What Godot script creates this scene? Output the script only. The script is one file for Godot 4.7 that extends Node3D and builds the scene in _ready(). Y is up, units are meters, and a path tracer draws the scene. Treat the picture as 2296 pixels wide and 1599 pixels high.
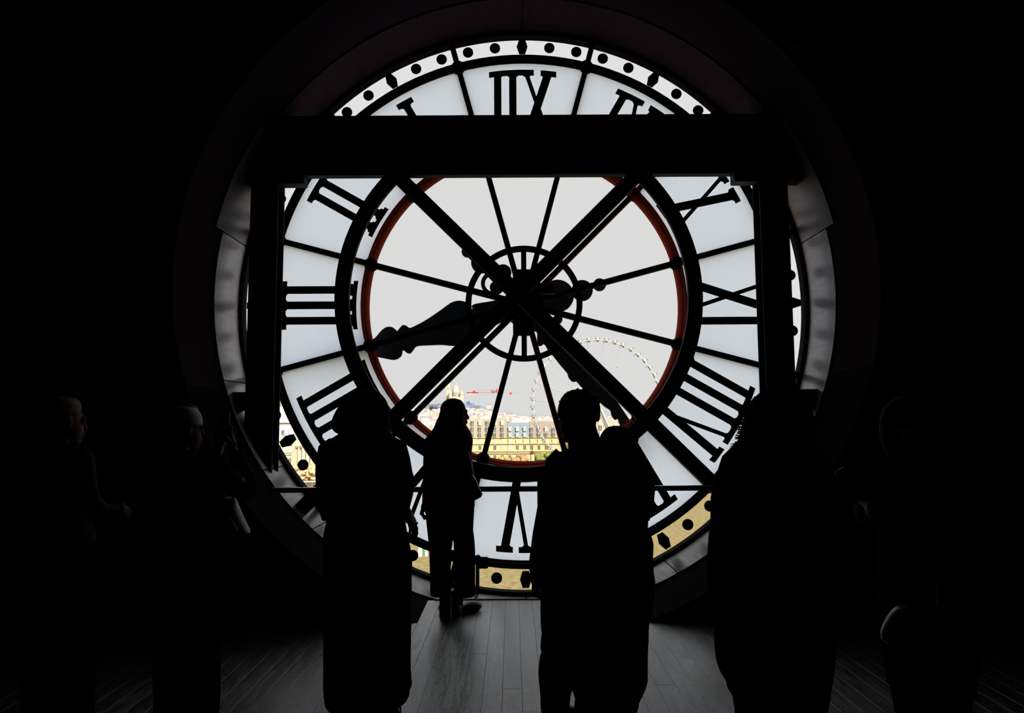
extends Node3D
# A museum room behind a great glass clock face, seen from inside against the light.
# Units are metres, y up; the eye stands at the origin, 1.55 m above the floor, looking along -z.

# ---- measures of the place
const DIAL := Vector3(0.1234, 2.7112, -7.13)   # centre of the clock face
const R := 2.805                                          # edge of its glass
const TUNNEL := 2.85                                      # radius of the round opening through the wall
const WALL_Z := -5.72                                     # room side of the wall
const LINING_Z := -6.5                                    # where the metal lining of the opening begins
const STREET_Y := -21.85                                  # the ground outside

var steel: StandardMaterial3D
var iron: StandardMaterial3D
var redlead: StandardMaterial3D
var plaster: StandardMaterial3D
var dimming_glass: StandardMaterial3D
var milk_glass: StandardMaterial3D
var track_glass: StandardMaterial3D

func noise_tex(freq: float, octaves: int, lo: Color, hi: Color, size := 512, sd := 1) -> NoiseTexture2D:
	var nz := FastNoiseLite.new()
	nz.seed = sd
	nz.frequency = freq
	nz.fractal_octaves = octaves
	var ramp := Gradient.new()
	ramp.set_color(0, lo); ramp.set_color(1, hi)
	var tx := NoiseTexture2D.new()
	tx.width = size; tx.height = size
	tx.seamless = true
	tx.noise = nz
	tx.color_ramp = ramp
	return tx

func _ready() -> void:
	camera_sky_sun()
	materials()
	room()
	floor_boards()
	clock_face()
	steel_frame()
	handrail()
	city()
	people()

func camera_sky_sun() -> void:
	var cam := Camera3D.new()
	cam.name = "camera"
	cam.position = Vector3(0, 1.55, 0)
	cam.basis = Basis(Vector3.UP, -0.000290) * Basis(Vector3.RIGHT, 0.089296) * Basis(Vector3.BACK, -0.005282)
	cam.fov = 52.697300
	cam.near = 0.05
	cam.far = 9000.0
	add_child(cam)
	cam.current = true
	var e := Environment.new()
	e.background_mode = Environment.BG_SKY
	var s := ProceduralSkyMaterial.new()
	s.sky_top_color = Color(0.955, 0.955, 0.955)
	s.sky_horizon_color = Color(0.955, 0.955, 0.955)
	s.ground_bottom_color = Color(0.62, 0.6, 0.55)
	s.ground_horizon_color = Color(0.8, 0.79, 0.76)
	var sky := Sky.new()
	sky.sky_material = s
	e.sky = sky
	e.background_energy_multiplier = 2.35
	e.tonemap_mode = Environment.TONE_MAPPER_LINEAR
	e.tonemap_exposure = 1.0
	e.sdfgi_enabled = true
	e.ssao_enabled = true
	e.ssil_enabled = true
	var w := WorldEnvironment.new()
	w.name = "world_environment"
	w.environment = e
	add_child(w)
	var sun := DirectionalLight3D.new()
	sun.name = "sun"
	sun.light_color = Color(1.0, 0.97, 0.9)
	sun.light_energy = 7.0
	sun.light_angular_distance = 14.0
	sun.sky_mode = DirectionalLight3D.SKY_MODE_LIGHT_ONLY
	sun.shadow_enabled = true
	sun.basis = Basis.looking_at(Vector3(-0.42, -0.6, -0.68))   # from the south, behind the building
	add_child(sun)

func materials() -> void:
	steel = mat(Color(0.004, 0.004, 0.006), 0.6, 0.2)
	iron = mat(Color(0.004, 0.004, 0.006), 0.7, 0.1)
	redlead = mat(Color(0.34, 0.03, 0.012), 0.75, 0.12)
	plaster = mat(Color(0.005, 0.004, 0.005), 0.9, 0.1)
	dimming_glass = mat(Color(0.01, 0.01, 0.01), 0.0, 0.5)
	dimming_glass.albedo_color.a = 0.65  # dark tint added to dim the over-bright sky seen through the panes
	dimming_glass.transparency = BaseMaterial3D.TRANSPARENCY_ALPHA
	track_glass = dimming_glass.duplicate()
	track_glass.albedo_color.a = 0.63  # a little less of the added tint, so the track looks brighter
	milk_glass = mat(Color(0.5, 0.55, 0.6), 0.6, 0.2)
	milk_glass.backlight_enabled = true
	milk_glass.backlight = Color(0.875, 0.925, 1.0)

func room() -> void:
	var g := Geo.new()
	# the wall with the round opening: a face plate of rings and corner fillers, front and back, and the opening itself
	var seg := 144
	var cx := DIAL.x
	var cy := DIAL.y
	var x0 := -6.0
	var x1 := 6.0
	var y0 := -0.8
	var y1 := 7.0
	for z in [WALL_Z, -7.26]:
		var nn := Vector3.BACK if z == WALL_Z else Vector3.FORWARD
		for s in seg:
			var q := []
			for b in [TAU * s / seg, TAU * (s + 1) / seg]:
				var d := Vector2(cos(b), sin(b))
				var tx := (x1 - cx if d.x > 0 else x0 - cx) / d.x if absf(d.x) > 1e-6 else 1e9
				var ty := (y1 - cy if d.y > 0 else y0 - cy) / d.y if absf(d.y) > 1e-6 else 1e9
				var far := minf(tx, ty)
				q.append(Vector3(cx + d.x * TUNNEL, cy + d.y * TUNNEL, z))
				q.append(Vector3(cx + d.x * far, cy + d.y * far, z))
			g.quadn([q[0], q[1], q[3], q[2]] if z == WALL_Z else [q[1], q[0], q[2], q[3]], [nn, nn, nn, nn])
	var hi := Geo.new()  # upper reveal: its lighter colour stands in for the light it catches
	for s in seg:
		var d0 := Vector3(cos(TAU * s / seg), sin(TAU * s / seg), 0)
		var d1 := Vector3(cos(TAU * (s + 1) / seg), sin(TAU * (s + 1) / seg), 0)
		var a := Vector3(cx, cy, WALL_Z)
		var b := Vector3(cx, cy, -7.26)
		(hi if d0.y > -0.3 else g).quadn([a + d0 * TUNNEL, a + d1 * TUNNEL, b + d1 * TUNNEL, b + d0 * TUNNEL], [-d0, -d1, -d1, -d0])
	g.box(Vector3(-6.0, 3.1, -6.49), Vector3(0.02, 7.8, 1.54))
	g.box(Vector3(6.0, 3.1, -6.49), Vector3(0.02, 7.8, 1.54))
	g.box(Vector3(0, 7.0, -6.49), Vector3(12, 0.02, 1.54))
	g.box(Vector3(0, -0.8, -6.49), Vector3(12, 0.02, 1.54))
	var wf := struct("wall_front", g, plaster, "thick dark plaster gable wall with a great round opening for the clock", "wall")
	part(wf, "arch_soffit", hi, mat(Color(0.03, 0.017, 0.027), 0.9, 0.1), "purplish plaster round the upper part of the opening, its faint light painted in")
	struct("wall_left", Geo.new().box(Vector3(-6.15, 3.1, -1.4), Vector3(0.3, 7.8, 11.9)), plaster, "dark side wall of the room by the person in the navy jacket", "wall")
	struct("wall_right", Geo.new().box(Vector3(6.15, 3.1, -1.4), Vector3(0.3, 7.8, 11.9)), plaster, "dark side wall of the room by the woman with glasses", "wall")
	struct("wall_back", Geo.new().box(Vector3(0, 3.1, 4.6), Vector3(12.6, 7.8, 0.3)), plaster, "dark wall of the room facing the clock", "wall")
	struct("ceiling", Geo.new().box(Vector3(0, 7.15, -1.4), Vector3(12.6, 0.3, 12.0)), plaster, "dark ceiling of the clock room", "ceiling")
	# the metal lining of the opening, sheet by sheet, light falloff painted into the colours
	var sheets := [   # from, to (degrees), colour with its light or shade painted in, roughness, how far it comes forward
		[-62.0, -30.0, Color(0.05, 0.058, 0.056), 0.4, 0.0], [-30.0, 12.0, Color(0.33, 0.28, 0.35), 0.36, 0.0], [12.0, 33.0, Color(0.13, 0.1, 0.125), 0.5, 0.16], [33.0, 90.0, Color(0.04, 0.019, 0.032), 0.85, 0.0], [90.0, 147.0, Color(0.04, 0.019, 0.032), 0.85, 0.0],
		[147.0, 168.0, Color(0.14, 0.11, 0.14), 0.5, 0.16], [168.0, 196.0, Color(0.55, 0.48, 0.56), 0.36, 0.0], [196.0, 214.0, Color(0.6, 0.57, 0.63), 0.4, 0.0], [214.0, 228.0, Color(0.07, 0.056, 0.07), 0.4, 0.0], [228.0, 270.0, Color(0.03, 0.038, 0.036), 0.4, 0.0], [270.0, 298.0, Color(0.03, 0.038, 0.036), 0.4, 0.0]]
	var lin := thing("opening_lining", "curved metal sheets lining the round opening around the clock, lit sides and dim top painted in", "lining", Vector3(cx, cy - TUNNEL, LINING_Z))
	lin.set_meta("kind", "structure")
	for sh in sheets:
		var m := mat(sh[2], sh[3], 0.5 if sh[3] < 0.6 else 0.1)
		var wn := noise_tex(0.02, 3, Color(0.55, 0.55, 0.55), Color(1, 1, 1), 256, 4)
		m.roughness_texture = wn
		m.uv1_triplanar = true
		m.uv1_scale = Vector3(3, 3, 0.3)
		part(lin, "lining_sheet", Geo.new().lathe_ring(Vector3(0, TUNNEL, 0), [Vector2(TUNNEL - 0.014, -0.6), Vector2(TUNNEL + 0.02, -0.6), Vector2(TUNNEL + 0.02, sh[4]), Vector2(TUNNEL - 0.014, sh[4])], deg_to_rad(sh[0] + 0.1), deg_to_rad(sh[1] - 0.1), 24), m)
	# sloping roof ribs against the gable
	for sd in [[Vector2(-2.5344, 4.9906), Vector2(-2.2682, 4.616)], [Vector2(2.6008, 4.9631), Vector2(2.3303, 4.5838)]]:
		var a: Vector2 = sd[0]
		var b: Vector2 = sd[1]
		var d := (a - b).normalized()
		var top := a + d * 1.5
		var xf := Transform3D(Basis(Vector3.BACK, d.angle()), Vector3((top.x + b.x) / 2, (top.y + b.y) / 2, WALL_Z + 0.06))
		var rib := Geo.new().box(Vector3.ZERO, Vector3((top - b).length(), 0.1, 0.1), 0.008, xf)
		struct("roof_beam" if a.x < 0 else "roof_beam_001", rib, steel, "sloping steel roof rib high on the gable, " + ("above the person in the navy jacket" if a.x < 0 else "above the woman with glasses"), "beam")

func floor_boards() -> void:
	var slab := Geo.new().box(Vector3(0, -0.22, -0.86), Vector3(12, 0.4, 11.1))
	var fl := struct("floor", slab, mat(Color(0.02, 0.018, 0.016), 0.6), "dark wide oak floorboards with brushed grain", "floor")
	# brushed oak: the grain of a flat-sawn board, as colour and as relief
	var w := 256
	var h := 1024
	var img := Image.create(w, h, false, Image.FORMAT_RGB8)
	var bump := Image.create(w, h, false, Image.FORMAT_L8)
	var nz := FastNoiseLite.new()
	nz.seed = 7
	nz.frequency = 1.0
	nz.fractal_octaves = 2
	for y in h:
		for x in w:
			var u := float(x) / w - 0.5
			var q := float(y) / h * 6.0
			var warp := nz.get_noise_2d(u * 1.6 + 3.0, q * 0.55) * 1.0 + nz.get_noise_2d(u * 5.0 + 40.0, q * 1.6) * 0.16
			var ring := (absf(u * 2.0 + nz.get_noise_2d(9.0, q * 0.4) * 0.7) * 1.3 + warp * 2.2) * 7.0
			var fr := ring - floorf(ring)
			var line := smoothstep(0.55, 0.9, fr) * (1.0 - smoothstep(0.93, 1.0, fr))
			var pore := 1.0 if nz.get_noise_2d(u * 90.0, q * 5.0 + 70.0) > 0.36 else 0.0
			var b := 1.0 - 0.5 * line - 0.25 * pore + 0.1 * nz.get_noise_2d(u * 2.0, q)
			img.set_pixel(x, y, Color(0.27 * b, 0.26 * b, 0.215 * b))
			bump.set_pixel(x, y, Color(1, 1, 1) * clampf(0.9 - 0.6 * line - 0.3 * pore, 0, 1))
	var tx := ImageTexture.create_from_image(img)
	var bt := ImageTexture.create_from_image(bump)
	var mats := []
	for k in 4:
		var m := StandardMaterial3D.new()
		m.albedo_texture = tx
		m.albedo_color = [Color(1, 1, 1), Color(0.92, 0.96, 0.94), Color(0.97, 0.92, 0.9), Color(0.94, 0.97, 0.95)][k]
		m.roughness = 0.27
		m.metallic_specular = 0.98
		m.heightmap_enabled = true
		m.heightmap_texture = bt
		m.heightmap_scale = 0.16
		m.clearcoat_enabled = true
		m.clearcoat = 0.8
		m.clearcoat_roughness = 0.3
		mats.append(m)
	var bw := 0.1128
	var bl := 2.6
	var shapes := []
	var rng := RandomNumberGenerator.new()
	rng.seed = 11
	for k in 8:
		var g := Geo.new().box(Vector3(0, -0.012, 0), Vector3(bw - 0.0012, 0.024, bl - 0.0015), 0.0012)
		var off := Vector2(rng.randf(), rng.randf())
		for j in g.v.size(): g.t[j] = Vector2((g.v[j].x / bw) * 0.62 + 0.5 + (off.x - 0.5) * 0.35, g.v[j].z / bl * 0.8) + Vector2(0, off.y)
		shapes.append(g)
	var meshes := shapes.map(func(g): return g.mesh())
	var rest := Geo.new()
	for col in 98:
		var x := 0.105 + (col - 49) * bw
		var z := 1.0 - rng.randf() * bl
		var lim := -6.42 if absf(x - DIAL.x) < 0.9 else WALL_Z + 0.005
		while z > lim + 0.06:
			var front := z
			var back := maxf(z - bl, lim)
			var pick := rng.randi() % 8
			var tone := rng.randi() % 4
			if absf(x) < 3.3 and back < -3.7:
				var o := MeshInstance3D.new()
				o.name = numbered(fl, "floorboard")
				o.mesh = meshes[pick]
				o.set_surface_override_material(0, mats[tone])
				o.position = Vector3(x, 0, (front + back) / 2)
				o.scale.z = (front - back) / bl
				fl.add_child(o, true)
			else:
				rest.add(shapes[pick], Transform3D(Basis().scaled(Vector3(1, 1, (front - back) / bl)), Vector3(x, 0, (front + back) / 2)))
			z -= bl
	part(fl, "outlying_floorboards", rest, mats[0]).set_meta("kind", "stuff")
	# the strip that ends the floor before the clock
	struct("trim_1", Geo.new().box(Vector3(DIAL.x, -0.03, -6.435), Vector3(1.62, 0.072, 0.03), 0.004), steel, "dark metal nosing along the floor edge below the clock", "trim")

func clock_face() -> void:
	var base := Vector3(DIAL.x, DIAL.y - R - 0.05, DIAL.z)
	var o := Vector3(0, R + 0.05, 0)
	var ck := thing("tower_clock", "huge translucent glass clock face with Roman numerals seen from behind", "clock", base)
	part(ck, "outer_rim", Geo.new().lathe_ring(o, [Vector2(R, -0.08), Vector2(R + 0.05, -0.08), Vector2(R + 0.05, 0.05), Vector2(R + 0.012, 0.05), Vector2(R + 0.012, 0.03), Vector2(R, 0.03)], 0, TAU, 160), iron)
	var tr := part(ck, "minute_track_ring", Geo.new().lathe_ring(o, [Vector2(2.533, -0.06), Vector2(2.583, -0.06), Vector2(2.583, 0.05), Vector2(2.533, 0.05)], 0, TAU, 144), iron)
	part(tr, "glazing_bead", Geo.new().lathe_ring(o, [Vector2(2.508, 0.004), Vector2(2.529, 0.004), Vector2(2.529, 0.022), Vector2(2.508, 0.022)], 0, TAU, 144), iron)
	part(ck, "inner_ring", Geo.new().lathe_ring(o, [Vector2(1.560, -0.09), Vector2(1.616, -0.09), Vector2(1.616, 0.09), Vector2(1.606, 0.09), Vector2(1.588, 0.045), Vector2(1.58, 0.04), Vector2(1.560, -0.02)], 0, TAU, 120), redlead)
	for k in 12:
		var a0 := deg_to_rad(15.0 + 30.0 * k)
		var a1 := a0 + deg_to_rad(30.0)
		part(ck, "milk_glass_pane", Geo.new().sector(o, 1.6, 2.55, a0, a1, 14), milk_glass)
		part(ck, "minute_glass_pane", Geo.new().sector(o, 2.57, R + 0.01, a0, a1, 14), track_glass)
		part(ck, "clear_glass_pane", Geo.new().sector(o, 0.1, 1.58, a0, a1, 14), dimming_glass)
		var d := Vector3(cos(a0), sin(a0), 0)
		var xf := Transform3D(Basis(Vector3.BACK, a0), o)
		part(ck, "spoke", Geo.new().box(Vector3(1.48, 0, 0.005), Vector3(2.66, 0.052, 0.1), 0.006, xf), redlead if k in [1, 9] else iron)
		part(ck, "spoke_boss", Geo.new().ball(o + d * 2.553, Vector3(0.072, 0.072, 0.085)), iron)
		part(ck, "spoke_boss", Geo.new().ball(o + d * 1.588, Vector3(0.07, 0.07, 0.11)), redlead if k == 1 else iron)
	part(ck, "hub_ring", Geo.new().lathe_ring(o + Vector3(0, 0, 0.05), [Vector2(0.522, 0.0), Vector2(0.58, 0.0), Vector2(0.58, 0.03), Vector2(0.522, 0.03)], 0, TAU, 96), iron)
	for sg in [1.0, -1.0]:
		part(ck, "hub_strut", Geo.new().box(o + Vector3(0.0, sg * 0.4, 0.05), Vector3(0.052, 0.3, 0.05), 0.004), iron)
	var hub := part(ck, "hub", Geo.new().cyl(o + Vector3(0, 0, -0.3), o + Vector3(0, 0, 0.06), 0.19, 0.19, 24), iron)
	part(hub, "hub_flange", Geo.new().box(o + Vector3(-0.01, 0.27, 0.05), Vector3(0.2, 0.14, 0.08), 0.008), iron)
	part(hub, "hub_flange", Geo.new().box(o + Vector3(-0.01, -0.24, 0.05), Vector3(0.2, 0.16, 0.08), 0.008), iron)
	part(hub, "drive_box", Geo.new().box(o + Vector3(0.2, 0.115, 0.22), Vector3(0.2, 0.1, 0.14), 0.01), steel)
	# hours: from inside they read backwards
	var names := ["XII", "I", "II", "III", "IIII", "V", "VI", "VII", "VIII", "IX", "X", "XI"]
	for hr in 12: numeral(ck, o, names[hr], hr)
	# minutes
	for k in 60:
		var a := deg_to_rad(90.0 + 6.0 * k)
		var d := Vector3(cos(a), sin(a), 0)
		var xf := Transform3D(Basis(Vector3.BACK, a - PI / 2), o + d * 2.688)
		if k % 5 == 0:
			part(ck, "hour_marker", Geo.new().prism(PackedVector2Array([Vector2(-0.03, -0.08), Vector2(0.03, -0.08), Vector2(0.056, 0), Vector2(0.03, 0.08), Vector2(-0.03, 0.08), Vector2(-0.056, 0)]), 0.002, 0.016, xf, 0.002), iron)
		else:
			var poly := PackedVector2Array()
			for s in 24: poly.append(Vector2(cos(TAU * s / 24), sin(TAU * s / 24)) * 0.054)
			part(ck, "minute_dot", Geo.new().prism(poly, 0.002, 0.016, xf, 0.002), iron)
	# a latch on the lowest panes
	part(ck, "pane_latch", Geo.new().box(o + Vector3(-0.4184, -2.5112, 0.09), Vector3(0.116, 0.1, 0.08), 0.008).box(o + Vector3(-0.4634, -2.6362, 0.06), Vector3(0.034, 0.34, 0.05), 0.004).ball(o + Vector3(-0.4584, -2.4662, 0.09), Vector3(0.03, 0.03, 0.03)), iron)
	# the hands turn outside the glass
	var bronze := mat(Color(0.1, 0.15, 0.2), 0.6, 0.3)
	var mh := Geo.new()
	mh.prism(PackedVector2Array([Vector2(-0.0399, 0.1027), Vector2(-0.2469, 0.0852), Vector2(-0.2701, 0.0816), Vector2(-0.293, 0.0768), Vector2(-0.3159, 0.0717), Vector2(-0.3389, 0.0671), Vector2(-0.3676, 0.0625), Vector2(-0.3964, 0.0582), Vector2(-0.4252, 0.0539), Vector2(-0.4539, 0.0491), Vector2(-0.4739, 0.0457), Vector2(-0.4943, 0.0415), Vector2(-0.5136, 0.0355), Vector2(-0.5219, 0.0306), Vector2(-0.5293, 0.0237), Vector2(-0.5366, 0.0171), Vector2(-0.532, 0.0079), Vector2(-0.5274, -0.0016), Vector2(-0.5228, -0.0108), Vector2(-0.5325, -0.0086), Vector2(-0.5425, -0.0064), Vector2(-0.5504, -0.0014), Vector2(-0.5575, 0.0116), Vector2(-0.5622, 0.0269), Vector2(-0.5688, 0.0405), Vector2(-0.5779, 0.05), Vector2(-0.589, 0.0581), Vector2(-0.6009, 0.0638), Vector2(-0.6202, 0.0699), Vector2(-0.6406, 0.0739), Vector2(-0.6607, 0.0758), Vector2(-0.676, 0.0753), Vector2(-0.6917, 0.0727), Vector2(-0.7067, 0.0691), Vector2(-0.7224, 0.0644), Vector2(-0.7382, 0.0583), Vector2(-0.7526, 0.0507), Vector2(-0.7819, 0.0309), Vector2(-0.8103, 0.0099), Vector2(-0.8386, -0.0115), Vector2(-0.8672, -0.0322), Vector2(-0.9012, -0.0557), Vector2(-0.9353, -0.079), Vector2(-0.9696, -0.1019), Vector2(-1.0044, -0.1241), Vector2(-1.0268, -0.1375), Vector2(-1.0496, -0.1502), Vector2(-1.0726, -0.1625), Vector2(-1.0958, -0.1745), Vector2(-1.1151, -0.1842), Vector2(-1.1352, -0.1936), Vector2(-1.1552, -0.2019), Vector2(-1.1735, -0.2041), Vector2(-1.183, -0.1979), Vector2(-1.1918, -0.1897), Vector2(-1.2012, -0.1831), Vector2(-1.2129, -0.1779), Vector2(-1.2255, -0.1741), Vector2(-1.2379, -0.1737), Vector2(-1.2465, -0.1775), Vector2(-1.254, -0.1845), Vector2(-1.2606, -0.1921), Vector2(-1.2731, -0.2068), Vector2(-1.2852, -0.2227), Vector2(-1.2969, -0.238), Vector2(-1.3057, -0.2285), Vector2(-1.3149, -0.2187), Vector2(-1.3246, -0.2102), Vector2(-1.336, -0.2023), Vector2(-1.3485, -0.1955), Vector2(-1.3615, -0.1915), Vector2(-1.3783, -0.19), Vector2(-1.3957, -0.1913), Vector2(-1.4118, -0.1959), Vector2(-1.4298, -0.2056), Vector2(-1.4466, -0.2186), Vector2(-1.4618, -0.2325), Vector2(-1.4808, -0.2537), Vector2(-1.4983, -0.2765), Vector2(-1.5168, -0.2979), Vector2(-1.5387, -0.3151), Vector2(-1.8024, -0.4286), Vector2(-2.1652, -0.5642), Vector2(-2.4824, -0.654), Vector2(-2.4729, -0.6723), Vector2(-2.1641, -0.6237), Vector2(-1.8008, -0.5341), Vector2(-1.5136, -0.5036), Vector2(-1.4918, -0.5045), Vector2(-1.4701, -0.5084), Vector2(-1.4484, -0.5133), Vector2(-1.4268, -0.5178), Vector2(-1.4028, -0.5226), Vector2(-1.3789, -0.528), Vector2(-1.3549, -0.5324), Vector2(-1.3308, -0.5343), Vector2(-1.3135, -0.5322), Vector2(-1.2963, -0.5265), Vector2(-1.2807, -0.5185), Vector2(-1.2683, -0.51), Vector2(-1.2572, -0.4991), Vector2(-1.249, -0.4866), Vector2(-1.2441, -0.4707), Vector2(-1.2422, -0.4532), Vector2(-1.2403, -0.4362), Vector2(-1.222, -0.4409), Vector2(-1.2128, -0.4484), Vector2(-1.204, -0.4572), Vector2(-1.1944, -0.464), Vector2(-1.1841, -0.4681), Vector2(-1.1729, -0.4702), Vector2(-1.1624, -0.4687), Vector2(-1.1519, -0.4619), Vector2(-1.1432, -0.4517), Vector2(-1.1352, -0.4413), Vector2(-1.1265, -0.4289), Vector2(-1.1181, -0.4157), Vector2(-1.108, -0.4047), Vector2(-1.097, -0.3981), Vector2(-1.0843, -0.3936), Vector2(-1.0715, -0.3912), Vector2(-1.0488, -0.3889), Vector2(-1.026, -0.3879), Vector2(-1.003, -0.3875), Vector2(-0.9801, -0.387), Vector2(-0.9459, -0.3856), Vector2(-0.9116, -0.3841), Vector2(-0.8773, -0.3831), Vector2(-0.843, -0.3832), Vector2(-0.8144, -0.3849), Vector2(-0.7858, -0.388), Vector2(-0.7573, -0.3911), Vector2(-0.7287, -0.393), Vector2(-0.6999, -0.3942), Vector2(-0.671, -0.3953), Vector2(-0.6423, -0.3942), Vector2(-0.6144, -0.389), Vector2(-0.5783, -0.3763), Vector2(-0.5434, -0.3602), Vector2(-0.5097, -0.3413), Vector2(-0.4772, -0.3207), Vector2(-0.4421, -0.2931), Vector2(-0.4092, -0.2623), Vector2(-0.376, -0.232), Vector2(-0.3396, -0.2062), Vector2(-0.041, -0.069), Vector2(-0.0241, -0.033), Vector2(-0.0257, 0.0106), Vector2(-0.0346, 0.0574)]), -0.22, -0.19, Transform3D(Basis(), o), 0.006)
	for e in [[0.3512, 0.1193, 0.1682], [0.605, 0.1738, 0.1091], [0.7854, 0.2335, 0.0659]]:
		mh.cyl(o + Vector3(e[0], e[1], -0.221), o + Vector3(e[0], e[1], -0.188), e[2], e[2], 32)
	mh.prism(PackedVector2Array([Vector2(-0.04, 0.0934), Vector2(0.1906, 0.162), Vector2(0.3519, 0.1845), Vector2(0.3504, 0.0449), Vector2(0.1891, -0.0007), Vector2(-0.041, -0.069)]), -0.215, -0.195, Transform3D(Basis(), o))
	part(ck, "minute_hand", mh, bronze, "blue-black leaf-shaped hand with a round-beaded tail")
	var hh := Geo.new()
	hh.prism(PackedVector2Array([Vector2(-0.0278, -0.029), Vector2(0.0797, -0.2495), Vector2(0.0947, -0.2561), Vector2(0.115, -0.2564), Vector2(0.1295, -0.2634), Vector2(0.1351, -0.2814), Vector2(0.1351, -0.301), Vector2(0.1333, -0.3212), Vector2(0.1333, -0.341), Vector2(0.1356, -0.3627), Vector2(0.1391, -0.3849), Vector2(0.1464, -0.4049), Vector2(0.169, -0.4073), Vector2(0.1801, -0.4018), Vector2(0.1907, -0.3943), Vector2(0.2009, -0.387), Vector2(0.2166, -0.4007), Vector2(0.2278, -0.4202), Vector2(0.2384, -0.4409), Vector2(0.25, -0.46), Vector2(0.2616, -0.4743), Vector2(0.2742, -0.4877), Vector2(0.287, -0.501), Vector2(0.2992, -0.5148), Vector2(0.3151, -0.5351), Vector2(0.3305, -0.5557), Vector2(0.3459, -0.5764), Vector2(0.3616, -0.5967), Vector2(0.3805, -0.6195), Vector2(0.3999, -0.6419), Vector2(0.4191, -0.6644), Vector2(0.4373, -0.6877), Vector2(0.4416, -0.7058), Vector2(0.4459, -0.7238), Vector2(0.4535, -0.7366), Vector2(0.4624, -0.7492), Vector2(0.4725, -0.7601), Vector2(0.4804, -0.7663), Vector2(0.4897, -0.771), Vector2(0.4993, -0.7738), Vector2(0.5085, -0.7724), Vector2(0.518, -0.7688), Vector2(0.5264, -0.7694), Vector2(0.5397, -0.7809), Vector2(0.5509, -0.7959), Vector2(0.5619, -0.8102), Vector2(0.5764, -0.8254), Vector2(0.5915, -0.8407), Vector2(0.6064, -0.8555), Vector2(0.6227, -0.8717), Vector2(0.639, -0.8879), Vector2(0.6556, -0.9037), Vector2(0.6729, -0.9188), Vector2(0.6903, -0.9318), Vector2(0.7084, -0.9439), Vector2(0.7265, -0.9559), Vector2(0.7441, -0.9686), Vector2(0.76, -0.9818), Vector2(0.7752, -0.9956), Vector2(0.7905, -1.0095), Vector2(0.8062, -1.0227), Vector2(0.8259, -1.0356), Vector2(0.8466, -1.0481), Vector2(0.8639, -1.0634), Vector2(0.8689, -1.0756), Vector2(0.8699, -1.09), Vector2(0.8722, -1.1037), Vector2(0.8769, -1.1146), Vector2(0.8831, -1.1252), Vector2(0.8896, -1.1351), Vector2(0.8944, -1.143), Vector2(0.8999, -1.1507), Vector2(0.9072, -1.1553), Vector2(0.9175, -1.1554), Vector2(0.9282, -1.1521), Vector2(0.9387, -1.1488), Vector2(0.9424, -1.1638), Vector2(0.9461, -1.1792), Vector2(0.9513, -1.1935), Vector2(0.9649, -1.2224), Vector2(0.9791, -1.251), Vector2(0.9945, -1.2788), Vector2(1.012, -1.3053), Vector2(1.1778, -1.5061), Vector2(1.1942, -1.5218), Vector2(1.2126, -1.5364), Vector2(1.2305, -1.5506), Vector2(1.2262, -1.5297), Vector2(1.2222, -1.5087), Vector2(1.2178, -1.4878), Vector2(1.2124, -1.4672), Vector2(1.2011, -1.4278), Vector2(1.1897, -1.3882), Vector2(1.1763, -1.3495), Vector2(1.1589, -1.3126), Vector2(0.9394, -0.9763), Vector2(0.6689, -0.6189), Vector2(0.4206, -0.2968), Vector2(0.3939, -0.2669), Vector2(0.3654, -0.2385), Vector2(0.3355, -0.2116), Vector2(0.3043, -0.1863), Vector2(0.2785, -0.17), Vector2(0.251, -0.1563), Vector2(0.2235, -0.1425), Vector2(0.1982, -0.1256), Vector2(0.0363, 0.035), Vector2(0.0166, 0.0202), Vector2(-0.0055, 0.0062), Vector2(-0.0227, -0.0094)]), -0.15, -0.12, Transform3D(Basis(), o), 0.006)
	for e in [[-0.2082, 0.3503, 0.0856], [-0.4273, 0.4536, 0.1081], [-0.5738, 0.5707, 0.0585], [-0.2818, 0.198, 0.0631], [0.344, -0.1365, 0.0495], [-0.0537, -1.2864, 0.0005]]:
		hh.cyl(o + Vector3(e[0], e[1], -0.151), o + Vector3(e[0], e[1], -0.118), e[2], e[2], 28)
	var cr = [[-0.309, 0.2398, 0.1261]][0]
	hh.lathe_ring(o + Vector3(cr[0], cr[1], -0.15), [Vector2(cr[2] * 0.68, 0), Vector2(cr[2], 0), Vector2(cr[2], 0.03), Vector2(cr[2] * 0.68, 0.03)], 0, TAU, 28)
	hh.prism(PackedVector2Array([Vector2(0.0365, 0.0534), Vector2(-0.5554, 0.594), Vector2(-0.6012, 0.5476), Vector2(-0.0368, -0.0198)]), -0.148, -0.122, Transform3D(Basis(), o))
	part(ck, "hour_hand", hh, bronze, "shorter blue-black hand with a ringed ornamental tail")

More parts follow.
